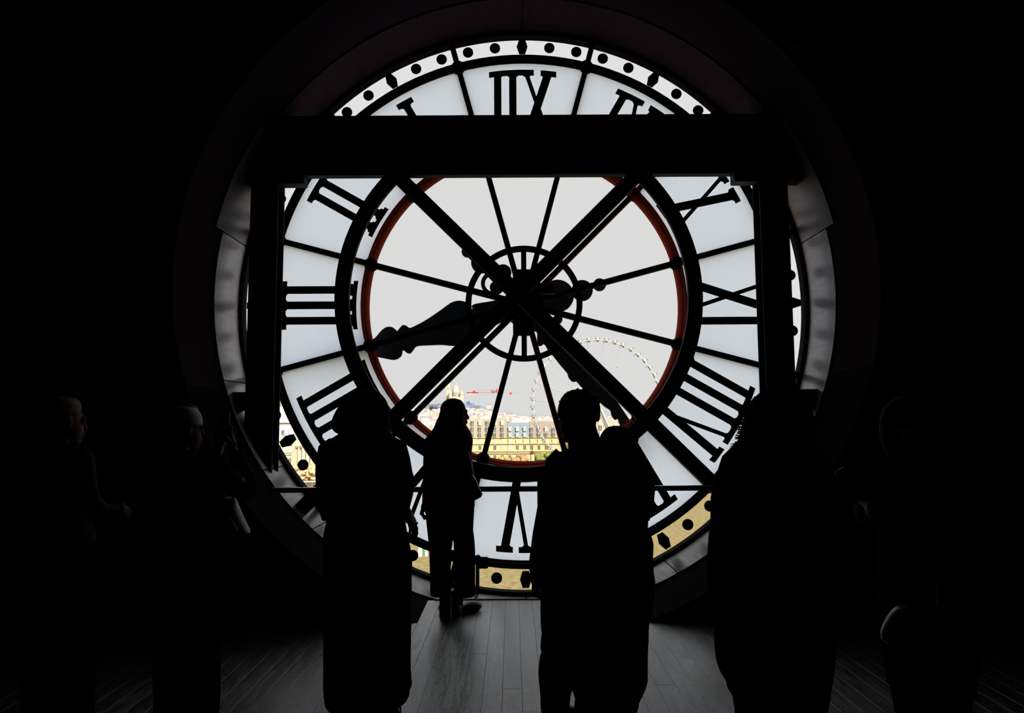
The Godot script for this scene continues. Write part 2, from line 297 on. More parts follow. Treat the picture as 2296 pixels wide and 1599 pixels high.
func numeral(ck: Node3D, o: Vector3, txt: String, hr: int) -> void:
	var a := PI / 2 + deg_to_rad(30.0 * hr)          # seen from inside the hours run anticlockwise
	var xf := Transform3D(Basis(Vector3.BACK, a - PI / 2), o)
	var nu := Node3D.new()
	nu.name = numbered(ck, "numeral")
	ck.add_child(nu, true)
	var ro := 2.436
	var ri := 1.676
	var th := 0.054
	# widths along the reading direction, then mirrored
	var x := 0.0
	var pos := []
	for k in txt.length():
		var hw := 0.0775 if txt[k] == "I" else 0.175
		if k > 0: x += hw
		pos.append(x)
		x += hw
	var lo: float = pos[0] - (0.09 if txt[0] == "I" else 0.15 if txt[0] == "V" else 0.19)
	var hi: float = pos[-1] + (0.09 if txt[-1] == "I" else 0.19)
	var mid := (lo + hi) / 2
	var strokes := []   # [u outer, u inner, width]
	var outer := []     # serif spans
	var inner := []
	for k in txt.length():
		var u: float = pos[k] - mid
		if txt[k] == "I":
			strokes.append([u, u, 0.075])
			outer.append([u - 0.089, u + 0.089]); inner.append([u - 0.089, u + 0.089])
		elif txt[k] == "V":
			strokes.append([u - 0.107, u + 0.03, 0.082]); strokes.append([u + 0.107, u - 0.012, 0.04])
			outer.append([u - 0.19, u - 0.026]); outer.append([u + 0.03, u + 0.19])
		else:
			strokes.append([u - 0.115, u + 0.115, 0.082]); strokes.append([u + 0.115, u - 0.115, 0.04])
			outer.append([u - 0.195, u - 0.035]); outer.append([u + 0.035, u + 0.19])
			inner.append([u + 0.035, u + 0.195]); inner.append([u - 0.19, u - 0.035])
	for s in strokes:
		var top := ro - th * 0.6
		var bot := ri + th * 0.6 if not (txt.contains("V") and s[0] != s[1]) else ri
		var d: Vector2 = Vector2(-s[0], top) - Vector2(-s[1], bot)
		var w: float = s[2] / 2 * d.length() / d.y
		var f: Vector2 = d / d.y
		var wd: float = w + 0.022
		var p := PackedVector2Array()
		var m0 := Vector2(-s[1], bot)
		var straight := bot == ri
		if straight:
			p.append_array(PackedVector2Array([m0 + Vector2(-w, 0), m0 + Vector2(w, 0)]))
		else:
			p.append_array(PackedVector2Array([m0 + Vector2(-wd, 0), m0 + Vector2(wd, 0), m0 + f * 0.022 + Vector2(wd, 0), m0 + f * 0.04 + Vector2(w, 0)]))
		var m1 := Vector2(-s[0], top)
		p.append_array(PackedVector2Array([m1 - f * 0.04 + Vector2(w, 0), m1 - f * 0.022 + Vector2(wd, 0), m1 + Vector2(wd, 0), m1 + Vector2(-wd, 0), m1 - f * 0.022 + Vector2(-wd, 0), m1 - f * 0.04 + Vector2(-w, 0)]))
		if not straight: p.append_array(PackedVector2Array([m0 + f * 0.04 + Vector2(-w, 0), m0 + f * 0.022 + Vector2(-wd, 0)]))
		part(nu, "stroke", Geo.new().prism(p, 0.003, 0.02, xf), iron)
	for side in 2:
		var spans: Array = outer if side == 0 else inner
		spans.sort_custom(func(p, q): return p[0] < q[0])
		var joined := []
		for s in spans:
			if joined and s[0] - joined[-1][1] < 0.03: joined[-1][1] = maxf(s[1], joined[-1][1])
			else: joined.append(s.duplicate())
		for s in joined:
			var p := PackedVector2Array()
			var r := ro if side == 0 else ri
			var r2 := ro - th if side == 0 else ri + th * 0.75
			for k in 9:
				var u := lerpf(s[0], s[1], k / 8.0)
				p.append(Vector2(-u, sqrt(r * r - u * u)))
			for k in 9:
				var u := lerpf(s[1], s[0], k / 8.0)
				p.append(Vector2(-u, sqrt(r2 * r2 - u * u)))
			part(nu, "serif", Geo.new().prism(p, 0.004, 0.0215, xf), iron)

func steel_frame() -> void:
	var z := -6.64
	var fr := thing("steel_frame", "black steel girder frame with crossed braces and a ring before the clock", "frame", Vector3(0.06, 1.0, z))
	var o := Vector3(-0.06, -1.0, 0.0)
	for c in [[-2.46, -2.2], [2.35, 2.62]]:
		var x: float = (c[0] + c[1]) / 2
		var w: float = c[1] - c[0]
		var g := Geo.new().box(o + Vector3(x, 2.46, -0.01), Vector3(w, 2.9, 0.02), 0.003)
		g.box(o + Vector3(x, 2.46, -0.19), Vector3(w, 2.9, 0.02), 0.003)
		g.box(o + Vector3(x, 2.46, -0.1), Vector3(0.03, 2.9, 0.17))
		part(fr, "post", g, steel)
	var bm := part(fr, "cross_beam", Geo.new().box(o + Vector3(0.12, 4.17, -0.05), Vector3(5.6, 0.585, 0.1), 0.004), steel)
	for c in [[-2.53, -1.952, 3.79, 3.9], [2.11, 2.76, 3.79, 3.9], [2.35, 2.76, 4.44, 4.545], [-2.7, -2.17, 4.44, 4.52]]:
		part(bm, "gusset_plate", Geo.new().box(o + Vector3((c[0] + c[1]) / 2, (c[2] + c[3]) / 2, -0.04), Vector3(c[1] - c[0], c[3] - c[2], 0.14), 0.004), steel)
	for c in [[-2.72, -2.4], [2.56, 2.95]]:
		part(fr, "wall_arm", Geo.new().box(o + Vector3((c[0] + c[1]) / 2, 1.742, -0.05), Vector3(c[1] - c[0], 0.172, 0.12), 0.005), steel)
	var ctr := Vector2(0.0604, 2.744)
	for e in [[Vector2(1.33, 4.012), 1], [Vector2(-2.35, 0.34), 1], [Vector2(-1.2, 4.0), -1], [Vector2(2.25, 0.56), -1]]:
		var d: Vector2 = e[0] - ctr
		var xf := Transform3D(Basis(Vector3.BACK, d.angle()), o + Vector3(ctr.x, ctr.y, -0.045))
		var g := Geo.new().box(Vector3(d.length() / 2, 0, 0), Vector3(d.length(), 0.135, 0.03), 0.003, xf)
		g.box(Vector3(d.length() / 2, -0.06, -0.05), Vector3(d.length(), 0.014, 0.08), 0.002, xf)
		part(fr, "brace", g, steel)
	part(fr, "stiffening_ring", Geo.new().lathe_ring(o + Vector3(0.067, 2.711, 0), [Vector2(1.585, -0.05), Vector2(1.72, -0.05), Vector2(1.72, 0.0), Vector2(1.585, 0.0)], 0, TAU, 128), steel)

func handrail() -> void:
	var hr := thing("handrail", "slim dark handrail crossing the opening at waist height before the clock", "handrail", Vector3(0.1, 0, -6.36))
	var rl := mat(Color(0.16, 0.025, 0.016), 0.18, 0.9)
	part(hr, "rail", Geo.new().box(Vector3(0.0, 0.959, 0), Vector3(4.62, 0.044, 0.06), 0.013), rl)
	for x in [-2.2, 2.2]:
		part(hr, "rail_bracket", Geo.new().box(Vector3(x, 0.94, -0.03), Vector3(0.06, 0.03, 0.1), 0.004), steel)

# ---- the town outside
func tinted(g: Geo, from: int, c: Color) -> void:
	while g.c.size() < g.v.size(): g.c.append(c)

func city() -> void:
	var sand := mat(Color(0.34, 0.275, 0.135), 0.95, 0.2)
	sand.albedo_texture = noise_tex(0.03, 5, Color(0.72, 0.72, 0.7), Color(1, 1, 1), 512, 3)
	sand.uv1_triplanar = true
	sand.uv1_world_triplanar = true
	sand.uv1_scale = Vector3(0.05, 0.05, 0.05)
	struct("ground_outside", Geo.new().box(Vector3(0, STREET_Y - 0.5, -1560), Vector3(6000, 1, 3000)), sand, "sandy garden ground far below the clock", "ground")
	hillside()
	basilica()
	rivoli()
	wheel()
	cranes()
	gardens()

func ground_y(px: float, d: float) -> float:
	# the slope of the far hill: how high it stands at distance d along the sight line px (a bearing)
	var f := clampf((d - 450.0) / 2050.0, 0.0, 1.0)
	var crest := lerpf(29.0, 7.0, smoothstep(1055.0, 1185.0, px))
	if px < 960.0: crest = lerpf(22.0, 29.0, smoothstep(900.0, 960.0, px))
	return 1.55 + d * lerpf(-19.0, crest, pow(f, 0.8)) / 1614.0

func hillside() -> void:
	var g := Geo.new()
	var rows := []
	for r in 22:
		var d := lerpf(440.0, 2650.0, r / 21.0)
		var row := []
		for k in 40:
			var px := lerpf(500.0, 1700.0, k / 39.0)
			row.append(Vector3((px - 1148.0) / 1614.0 * d, ground_y(px, d) - 6.0, -d))
		rows.append(row)
	rows.append(rows[-1].map(func(p): return p + Vector3(0, -150, -60)))
	g.grid(rows, false, false)  # the hill colour is paled to hold distance haze
	struct("hill", g, mat(Color(0.34, 0.33, 0.3), 0.95, 0.2), "haze-paled built-up hill rising behind the roofs to the domed basilica", "hill")
	var rng := RandomNumberGenerator.new()
	rng.seed = 5
	var hs := Geo.new()
	var cols := [Color(0.55, 0.5, 0.42), Color(0.6, 0.55, 0.5), Color(0.52, 0.42, 0.35), Color(0.6, 0.58, 0.56), Color(0.45, 0.36, 0.3), Color(0.5, 0.5, 0.52)]  # distance haze is painted in: house and roof colours are paled
	var roofs := [Color(0.34, 0.36, 0.42), Color(0.5, 0.4, 0.34), Color(0.55, 0.5, 0.45), Color(0.45, 0.45, 0.48), Color(0.6, 0.57, 0.55)]
	for k in 1500:
		var px := rng.randf_range(880.0, 1420.0)
		var d := 480.0 + 1850.0 * pow(rng.randf(), 0.8)
		var w := rng.randf_range(7.0, 14.0)
		var h := rng.randf_range(7.0, 14.0)
		var c := Vector3((px - 1148.0) / 1614.0 * d, ground_y(px, d) - 8.0, -d)
		var xf := Transform3D(Basis(Vector3.UP, rng.randf_range(-0.5, 0.5)), c)
		hs.box(Vector3(0, h / 2, 0), Vector3(w, h, w * 0.8), 0, xf)
		tinted(hs, 0, cols[rng.randi() % 6])
		var rf := PackedVector2Array([Vector2(-w * 0.53, h), Vector2(w * 0.53, h), Vector2(w * 0.3, h + w * 0.25), Vector2(-w * 0.3, h + w * 0.25)])
		hs.prism(rf, -w * 0.42, w * 0.42, xf)
		tinted(hs, 0, roofs[rng.randi() % 5])
		for j in 2:
			hs.box(Vector3(w * (-0.22 + 0.44 * j), h * 0.6, w * 0.41), Vector3(1.6, h * 0.5, 0.3), 0, xf)
			tinted(hs, 0, Color(0.2, 0.19, 0.2))
	var hm := mat(Color(1, 1, 1), 0.9, 0.2)
	hm.vertex_color_use_as_albedo = true
	var ho := part(self, "hillside_houses", hs, hm, "close-packed haze-paled cream and grey houses climbing the hill below the basilica")
	ho.set_meta("kind", "stuff")
	ho.set_meta("category", "houses")
	var ts := Geo.new()
	for k in 150:
		var left := k < 46
		var px := rng.randf_range(948.0, 1008.0) if left else rng.randf_range(1040.0, 1152.0)
		var d := rng.randf_range(2380.0, 2560.0)
		var top := lerpf(34.0, 10.0, smoothstep(1045.0, 1155.0, px)) - rng.randf_range(0.0, 7.0)
		var r := rng.randf_range(6.0, 11.0)
		var c := Vector3((px - 1148.0) / 1614.0 * d, 1.55 + top * d / 1614.0, -d)
		var s := ts.v.size()
		ts.ball(c, Vector3(r * 1.2, r, r), 8, 6)
		for j in range(s, ts.v.size()): ts.v[j] += ts.n[j] * rng.randf_range(-2.0, 2.0)
		tinted(ts, 0, [Color(0.16, 0.18, 0.27), Color(0.18, 0.22, 0.24), Color(0.26, 0.22, 0.2), Color(0.17, 0.2, 0.32)][rng.randi() % 4])  # blue of the distance haze mixed into the leaf colours
	var to := part(self, "hillside_trees", ts, hm, "dark belt of trees tinted with haze blue below the basilica on the hill crest")
	to.set_meta("kind", "stuff")
	to.set_meta("category", "trees")

func dome(g: Geo, c: Vector3, r: float, h: float, pointy := 1.0) -> void:
	var rows := []
	for k in 12:
		var f := k / 11.0
		var row := []
		var rr := r * pow(1.0 - pow(f, 2.2), 0.55 * pointy) * 0.985 + r * 0.015
		for s in 16: row.append(c + Vector3(cos(TAU * s / 16) * rr, f * h, -sin(TAU * s / 16) * rr))
		rows.append(row)
	g.grid(rows)

func basilica() -> void:
	var d := 2600.0
	var u := d / 1614.0
	var at0 := Vector3(-202.9488, 1.55 + 36.0 * u, -d)
	var b := thing("basilica", "white domed basilica with a bell tower on the hill crest", "church", at0)
	var st := mat(Color(0.52, 0.47, 0.38), 0.9, 0.2)
	var dk := mat(Color(0.16, 0.15, 0.15), 0.9, 0.2)
	part(b, "nave", Geo.new().box(Vector3(2 * u, 0, 0), Vector3(32 * u, 36 * u, 40), 1.0), st)
	var dr := part(b, "drum", Geo.new().cyl(Vector3(0, 14 * u, 0), Vector3(0, 26 * u, 0), 7.6 * u, 7.6 * u, 24), st)
	for k in 7: part(dr, "drum_window", Geo.new().box(Vector3((-5.4 + 1.8 * k) * u, 22 * u, sqrt(57.0 - pow(-5.4 + 1.8 * k, 2)) * u), Vector3(1.0 * u, 4.0 * u, 0.6 * u), 0.1), dk)
	var dg := Geo.new()
	dome(dg, Vector3(0, 26 * u, 0), 7.8 * u, 19 * u)
	var dm := part(b, "great_dome", dg, st)
	part(dm, "lantern", Geo.new().cyl(Vector3(0, 44 * u, 0), Vector3(0, 48 * u, 0), 1.5 * u, 1.2 * u, 10).cyl(Vector3(0, 48 * u, 0), Vector3(0, 54 * u, 0), 0.8 * u, 0.05 * u, 8), st)
	for c in [[-11.5, 14.0], [13.5, 14.0], [-6.0, -12.0], [11.0, -12.0]]:
		var sg := Geo.new().cyl(Vector3(c[0] * u, 8 * u, c[1]), Vector3(c[0] * u, 23 * u, c[1]), 4.3 * u, 4.0 * u, 14)
		dome(sg, Vector3(c[0] * u, 23 * u, c[1]), 4.1 * u, 8 * u)
		sg.cyl(Vector3(c[0] * u, 30 * u, c[1]), Vector3(c[0] * u, 36 * u, c[1]), 0.7 * u, 0.05 * u, 8)
		part(b, "side_turret", sg, st)
	var tg := Geo.new().box(Vector3(-17.5 * u, 21 * u, -10), Vector3(9 * u, 46 * u, 9 * u), 0.6)
	dome(tg, Vector3(-17.5 * u, 43.5 * u, -10), 4.6 * u, 7 * u)
	var tw := part(b, "bell_tower", tg, st)
	part(tw, "tower_window", Geo.new().box(Vector3(-17.3 * u, 37 * u, -10 + 4.6 * u), Vector3(2.0 * u, 4 * u, 0.6), 0.1), dk)
	# two lesser buildings on the crest
	var d2 := 2500.0
	var u2 := d2 / 1614.0
	var c2 := thing("chapel", "little stone chapel with a turret beside the tree belt, near the basilica's bell tower", "church", Vector3(-260.1908, 1.55 + 30.0 * u2, -d2))
	part(c2, "wall", Geo.new().box(Vector3(0, 4 * u2, 0), Vector3(16 * u2, 9 * u2, 20)), st)
	part(c2, "roof", Geo.new().prism(PackedVector2Array([Vector2(-9 * u2, 8 * u2), Vector2(9 * u2, 8 * u2), Vector2(5 * u2, 14 * u2), Vector2(-6 * u2, 13 * u2)]), -11, 11), mat(Color(0.3, 0.33, 0.4), 0.9))
	var tt := Geo.new().cyl(Vector3(1 * u2, 8 * u2, 4), Vector3(1 * u2, 17 * u2, 4), 2.0 * u2, 2.0 * u2, 10)
	dome(tt, Vector3(1 * u2, 17 * u2, 4), 2.2 * u2, 4 * u2)
	part(c2, "turret", tt, mat(Color(0.38, 0.34, 0.36), 0.9))
	var slate := mat(Color(0.08, 0.16, 0.34), 0.8)
	var c3 := thing("blue_roofed_church", "church with steep blue roofs beside the basilica", "church", Vector3(-148.6805, 1.55 + 28.0 * u2, -d2))
	part(c3, "wall", Geo.new().box(Vector3(3 * u2, 4 * u2, 0), Vector3(18 * u2, 9 * u2, 20)), st)
	part(c3, "roof", Geo.new().prism(PackedVector2Array([Vector2(-6 * u2, 7 * u2), Vector2(5 * u2, 7 * u2), Vector2(2 * u2, 13 * u2), Vector2(-1 * u2, 17 * u2), Vector2(-5 * u2, 15 * u2)]), -11, 12), slate)
	part(c3, "roof", Geo.new().prism(PackedVector2Array([Vector2(7 * u2, 7 * u2), Vector2(15 * u2, 7 * u2), Vector2(12 * u2, 10.5 * u2), Vector2(9 * u2, 10 * u2)]), -9, 13), slate)
	var c4 := thing("hilltop_villa", "pale pink flat-topped villa standing in the tree belt on the hill", "house", Vector3(-78.1657, 1.55 + 25.0 * u2, -2450))
	var pk := mat(Color(0.55, 0.44, 0.4), 0.9)
	part(c4, "wall", Geo.new().box(Vector3(0, 4 * u2, 0), Vector3(10 * u2, 9 * u2, 16)), pk)
	part(c4, "roof", Geo.new().box(Vector3(0, 9 * u2, 0), Vector3(7 * u2, 3 * u2, 12)).box(Vector3(0, 12 * u2, 0), Vector3(9 * u2, 1.4 * u2, 14)), mat(Color(0.33, 0.32, 0.4), 0.9))

# one house of the long arcaded street: stone storeys below, a steep roof with dormers above
func town_house(called: String, label: String, xa: float, xb: float, d: float, eave: float, top: float, stone: Color, roof: Color, first: float, step: float, dormers: Array, storeys: Array, rnd: int) -> Node3D:
	var rng := RandomNumberGenerator.new()
	rng.seed = rnd
	var b := thing(called, label, "building", Vector3((xa + xb) / 2, STREET_Y, -d))
	var w := xb - xa
	var eh := eave - STREET_Y
	var thh := top - STREET_Y
	var sm := mat(stone, 0.9, 0.2)
	part(b, "wall", Geo.new().box(Vector3(0, eh / 2, -6), Vector3(w, eh, 12), 0.05), sm)
	var rg := Geo.new().prism(PackedVector2Array([Vector2(0.2, eh), Vector2(-12, eh), Vector2(-10.4, thh), Vector2(-1.4, thh)]), -w / 2, w / 2, Transform3D(Basis(Vector3(0, 0, 1), Vector3.UP, Vector3.LEFT), Vector3.ZERO))
	part(b, "roof", rg, mat(roof, 0.75, 0.3))
	for y in [eave, 994.5, 1011.0, 1015.5]:
		var yy: float = (eave - STREET_Y) if y == eave else 1.55 - (y - 944.0) * d / 1614.0 - STREET_Y
		part(b, "cornice", Geo.new().box(Vector3(0, yy, 0.2), Vector3(w, 0.45, 0.7), 0.08), mat(Color(stone.r * 0.95, stone.g * 0.86, stone.b * 0.7), 0.9))
	var frame_m := mat(Color(0.62, 0.6, 0.58), 0.7, 0.3)
	var sill_m := mat(Color(stone.r * 1.04, stone.g * 1.06, stone.b * 1.3), 0.8, 0.2)
	var pale := mat(Color(0.5, 0.5, 0.52), 0.4, 0.5)
	var dark := mat(Color(0.05, 0.045, 0.045), 0.4, 0.5)
	var rust := mat(Color(0.5, 0.14, 0.04), 0.8)
	var u := d / 1614.0
	var fs := {}
	var x := first
	while x < xb - 1.0:
		for row in dormers + storeys:
			var cy: float = 1.55 - (row[0] - 944.0) * u - STREET_Y
			var hh: float = row[1] * u
			var dormer: bool = row in dormers
			var z := 0.32 if dormer else 0.03
			if dormer: z = 0.35 - (cy - eh) / (thh - eh) * 1.6 + 0.35
			var key := "%.2f" % hh
			if not fs.has(key):
				fs[key] = [Geo.new().box(Vector3.ZERO, Vector3(1.36, hh + 0.4, 1.0 if dormer else 0.14), 0.04).mesh(), Geo.new().box(Vector3.ZERO, Vector3(0.44, hh, 0.1), 0.02).mesh()]
			var frm := part(b, "window", fs[key][0], frame_m if dormer else sill_m)
			frm.position = Vector3(x - (xa + xb) / 2, cy, z)
			var r := rng.randf()
			for sg in [-1.0, 1.0]:
				var pn := part(frm, "pane", fs[key][1], rust if dormer and row[2] == 1 and r < 0.12 else pale if r < row[3] else dark)
				pn.position = Vector3(sg * 0.33, 0, 0.53 if dormer else 0.09)
		x += step
	var cx := xa + 1.5
	while cx < xb:
		var ch := part(b, "chimney_stack", Geo.new().box(Vector3(cx - (xa + xb) / 2, thh + 0.8, -3.0), Vector3(1.1, 2.2, 0.8), 0.05), mat(Color(0.4, 0.33, 0.25), 0.9))
		for k in 4: part(ch, "chimney_pot", Geo.new().cyl(Vector3(cx - (xa + xb) / 2 - 0.42 + 0.28 * k, thh + 1.8, -3.0), Vector3(cx - (xa + xb) / 2 - 0.42 + 0.28 * k, thh + 2.4, -3.0), 0.1, 0.08, 8), mat(Color(0.4, 0.17, 0.08), 0.9))
		cx += rng.randf_range(9.0, 14.0)
	return b

func rivoli() -> void:
	var st := [[989, 8, 0, 0.35], [1003, 10, 0, 0.55], [1025, 11, 0, 0.2]]
	town_house("arcade_house", "cream stone house under a tall tan roof with three rows of dormers", -26.123, -2.2994, 330.0, -5.9455, 2.5574, Color(0.6, 0.53, 0.33), Color(0.36, 0.32, 0.25), -24.9013, 3.4, [[948, 9, 1, 0.35], [961.5, 9, 0, 0.1], [975, 9, 0, 0.1]], st, 3)
	town_house("arcade_house", "cream stone house under a lower blue-grey slate roof with two rows of dormers", -2.2383, 7.8814, 330.0, -5.9455, 0.732, Color(0.6, 0.53, 0.33), Color(0.24, 0.3, 0.36), -1.0777, 3.4, [[962, 8, 0, 0.85], [975, 8, 0, 0.9]], st, 8)
	town_house("arcade_house", "cream stone house with a brownish roof seen through the ferris wheel's rim", 7.9425, 28.8535, 330.0, -5.9455, 1.1375, Color(0.58, 0.5, 0.28), Color(0.33, 0.28, 0.24), 8.8995, 3.3, [[963, 9, 0, 0.2], [975, 8, 0, 0.3]], st, 21)
	town_house("arcade_house", "cream stone house with a tan roof behind the legs of the ferris wheel", 28.9146, 55.3225, 330.0, -6.9551, 2.1516, Color(0.56, 0.5, 0.36), Color(0.42, 0.37, 0.29), 29.8716, 3.5, [[959, 9, 0, 0.4], [974, 9, 0, 0.3]], st, 34)
	town_house("arcade_house", "cream stone house mostly hidden behind the woman at the clock", -49.5399, -26.1841, 330.0, -6.5513, -2.1038, Color(0.6, 0.53, 0.36), Color(0.4, 0.34, 0.3), -48.3181, 3.5, [[973, 8, 0, 0.4]], st, 55)
	# the corner pavilion and the columned hall at the far left of the town
	town_house("corner_pavilion", "pale pavilion with a steep blue-grey roof and oval dormers, behind the clock's lowest minute dots", -123.4244, -103.0726, 340.0, -7.0048, 0.2896, Color(0.62, 0.57, 0.42), Color(0.42, 0.47, 0.55), -121.1164, 3.4, [[966, 9, 0, 0.3], [978, 6, 0, 0.5]], [[1005, 9, 0, 0.6], [1030, 13, 0, 0.3]], 70)
	var hl := thing("columned_hall", "pale hall with tall columns under an entablature, next to the corner pavilion", "building", Vector3(-97.5628, STREET_Y, -345))
	var cream := mat(Color(0.62, 0.54, 0.42), 0.9)
	part(hl, "wall", Geo.new().box(Vector3(0, 9, -6), Vector3(13, 18, 10), 0.1), cream)
	var en := part(hl, "entablature", Geo.new().box(Vector3(0, 13.2, 0), Vector3(13.6, 2.6, 1.6), 0.15), mat(Color(0.55, 0.45, 0.35), 0.9))
	for k in 12: part(en, "dentil", Geo.new().box(Vector3(-6.0 + k * 1.09, 11.6, 0.6), Vector3(0.4, 0.6, 0.5), 0.03), cream)
	for k in 7: part(hl, "column", Geo.new().cyl(Vector3(-6.0 + 2.0 * k, 0, 0), Vector3(-6.0 + 2.0 * k, 12, 0), 0.55, 0.46, 12), cream)
	var rf := thing("vaulted_roof", "pale curved roof with a small spire above the corner pavilion", "roof", Vector3(-134.8411, STREET_Y, -420))
	part(rf, "wall", Geo.new().box(Vector3(2, 11.5, -8), Vector3(26, 23, 14), 0.1), mat(Color(0.55, 0.42, 0.33), 0.9))
	var vg := Geo.new()
	var vp := PackedVector2Array()
	for k in 13: vp.append(Vector2(-11 + 26.0 * k / 12.0, 23.0 + sin(PI * k / 12.0) * 9.5))
	vg.prism(vp, -14, 0)
	part(rf, "vault", vg, mat(Color(0.5, 0.52, 0.56), 0.8))
	part(rf, "spire", Geo.new().cyl(Vector3(-1, 31, -6), Vector3(-1, 35, -6), 1.2, 1.0, 10).cyl(Vector3(-1, 35, -6), Vector3(-1, 39, -6), 1.0, 0.1, 10), mat(Color(0.5, 0.36, 0.26), 0.9))

func wheel() -> void:
	var d := 290.0
	var u := d / 1614.0
	var c := Vector3(34.3026, 8.3306, -d)
	var wh := thing("ferris_wheel", "big white ferris wheel in front of the arcade houses", "ferris wheel", Vector3(c.x, STREET_Y, -d))
	var o := Vector3(0, c.y - STREET_Y, 0)
	var rr := 143.0 * u
	var white := mat(Color(0.42, 0.42, 0.42), 0.6, 0.2)
	var glass := mat(Color(0.2, 0.2, 0.19), 0.4, 0.3)
	for z in [-0.9, 0.9]:
		part(wh, "rim", Geo.new().lathe_ring(o + Vector3(0, 0, z), [Vector2(rr - 0.2, -0.12), Vector2(rr + 0.2, -0.12), Vector2(rr + 0.2, 0.12), Vector2(rr - 0.2, 0.12)], 0, TAU, 96), white)
	for k in 23:
		var a := TAU * (k + 0.3) / 23
		part(wh, "spoke", Geo.new().tube([o, o + Vector3(cos(a), sin(a), 0) * rr], [0.13, 0.13], 6), white)
	var cab := Geo.new().box(Vector3(0, -0.2, 0), Vector3(1.3, 1.5, 1.5), 0.3).mesh()
	var win := Geo.new().box(Vector3.ZERO, Vector3(0.3, 0.75, 1.4), 0.05).mesh()
	var bot := Geo.new().box(Vector3.ZERO, Vector3(0.6, 0.16, 1.0), 0.03).mesh()
	for k in 46:
		var a := TAU * (k + 0.35) / 46
		var cb := part(wh, "gondola", cab, white)
		cb.position = o + Vector3(cos(a), sin(a), 0) * (rr + 0.4)
		for sg in [-1.0, 1.0]: part(cb, "window", win, glass).position = Vector3(sg * 0.72, 0.2, 0)
		part(cb, "underside", bot, glass).position = Vector3(0, -1.02, 0)
	part(wh, "hub", Geo.new().cyl(o + Vector3(0, 0, -2.2), o + Vector3(0, 0, 2.2), 1.4, 1.4, 20), white)
	for sg in [-1.0, 1.0]:
		for z in [-3.0, 3.0]:
			part(wh, "support_leg", Geo.new().tube([o + Vector3(0, 0, z * 0.7), Vector3(sg * 13.0, 0, z * 2.0)], [0.55, 0.7], 10), white)

func cranes() -> void:
	for e in [[-15.2436, 29.1649, 700.0, 0, "red tower crane with a thick counter-jib beside the basilica dome"], [76.7667, 33.4138, 760.0, 1, "pale grey tower crane whose thin jib passes behind the man's head"]]:
		var d: float = e[2]
		var u := d / 1614.0
		var cr := thing("tower_crane", e[4], "crane", Vector3(e[0], STREET_Y, -d))
		var red := mat(Color(0.5, 0.03, 0.03), 0.6) if e[3] == 0 else mat(Color(0.42, 0.42, 0.42), 0.6)
		var thin := mat(Color(0.5, 0.3, 0.32), 0.6) if e[3] == 0 else red
		var h: float = e[1] - STREET_Y
		var ms := Geo.new()
		for sx in [-0.8, 0.8]:
			for sz in [-0.8, 0.8]: ms.box(Vector3(sx, h / 2, sz), Vector3(0.16, h, 0.16))
		for k in int(h / 2.0): ms.tube([Vector3(-0.8, k * 2.0, 0.8), Vector3(0.8, k * 2.0 + 2.0, 0.8)], [0.06, 0.06], 4)
		part(cr, "mast", ms, thin).set_meta("kind", "stuff")
		part(cr, "tower_head", Geo.new().prism(PackedVector2Array([Vector2(-1.2, h), Vector2(1.2, h), Vector2(1.0, h + 3.4), Vector2(0.4, h + 4.0)]), -0.6, 0.6), red)
		var jl := 50.0 * u if e[3] == 0 else -122.0 * u
		var jg := Geo.new()
		for q in [[0.0, 0.5], [0.0, -0.5], [3.0, 0.0]]: jg.tube([Vector3(0, h + q[0], q[1]), Vector3(jl, h + q[0], q[1])], [0.14, 0.12], 5)
		for k in 14: jg.tube([Vector3(jl * k / 14.0, h, 0.4), Vector3(jl * (k + 0.5) / 14.0, h + 3.0, 0), Vector3(jl * (k + 1) / 14.0, h, 0.4)], [0.05, 0.05, 0.05], 4)
		part(cr, "jib", jg, thin).set_meta("kind", "stuff")
		if e[3] == 0:
			part(cr, "counter_jib", Geo.new().box(Vector3(-33 * u, h, 0), Vector3(66 * u, 0.35, 1.4), 0.04).box(Vector3(-53 * u, h, 0), Vector3(26 * u, 1.0, 1.4), 0.05).box(Vector3(-7 * u, h, 0), Vector3(7 * u, 0.9, 1.4), 0.05), red)
			part(cr, "winch", Geo.new().ball(Vector3(-50 * u, h + 1.2, 0), Vector3(1.1, 1.0, 0.9), 10, 6), red)
			part(cr, "ballast", Geo.new().box(Vector3(-59 * u, h - 1.6, 0), Vector3(4.0, 2.2, 1.2), 0.1), mat(Color(0.5, 0.4, 0.24), 0.9))
			part(cr, "name_board", Geo.new().box(Vector3(-7 * u, h + 1.5, 0.7), Vector3(10 * u, 1.0, 0.2), 0.04), mat(Color(0.1, 0.1, 0.11), 0.7))
			part(cr, "tie_rod", Geo.new().tube([Vector3(0.4, h + 3.8, 0), Vector3(-48 * u, h + 1.2, 0)], [0.08, 0.08], 5), red)
			part(cr, "trolley", Geo.new().prism(PackedVector2Array([Vector2(29 * u, h), Vector2(36 * u, h), Vector2(34 * u, h - 1.6), Vector2(32 * u, h - 3.0), Vector2(30 * u, h - 1.2)]), -0.5, 0.5), red)

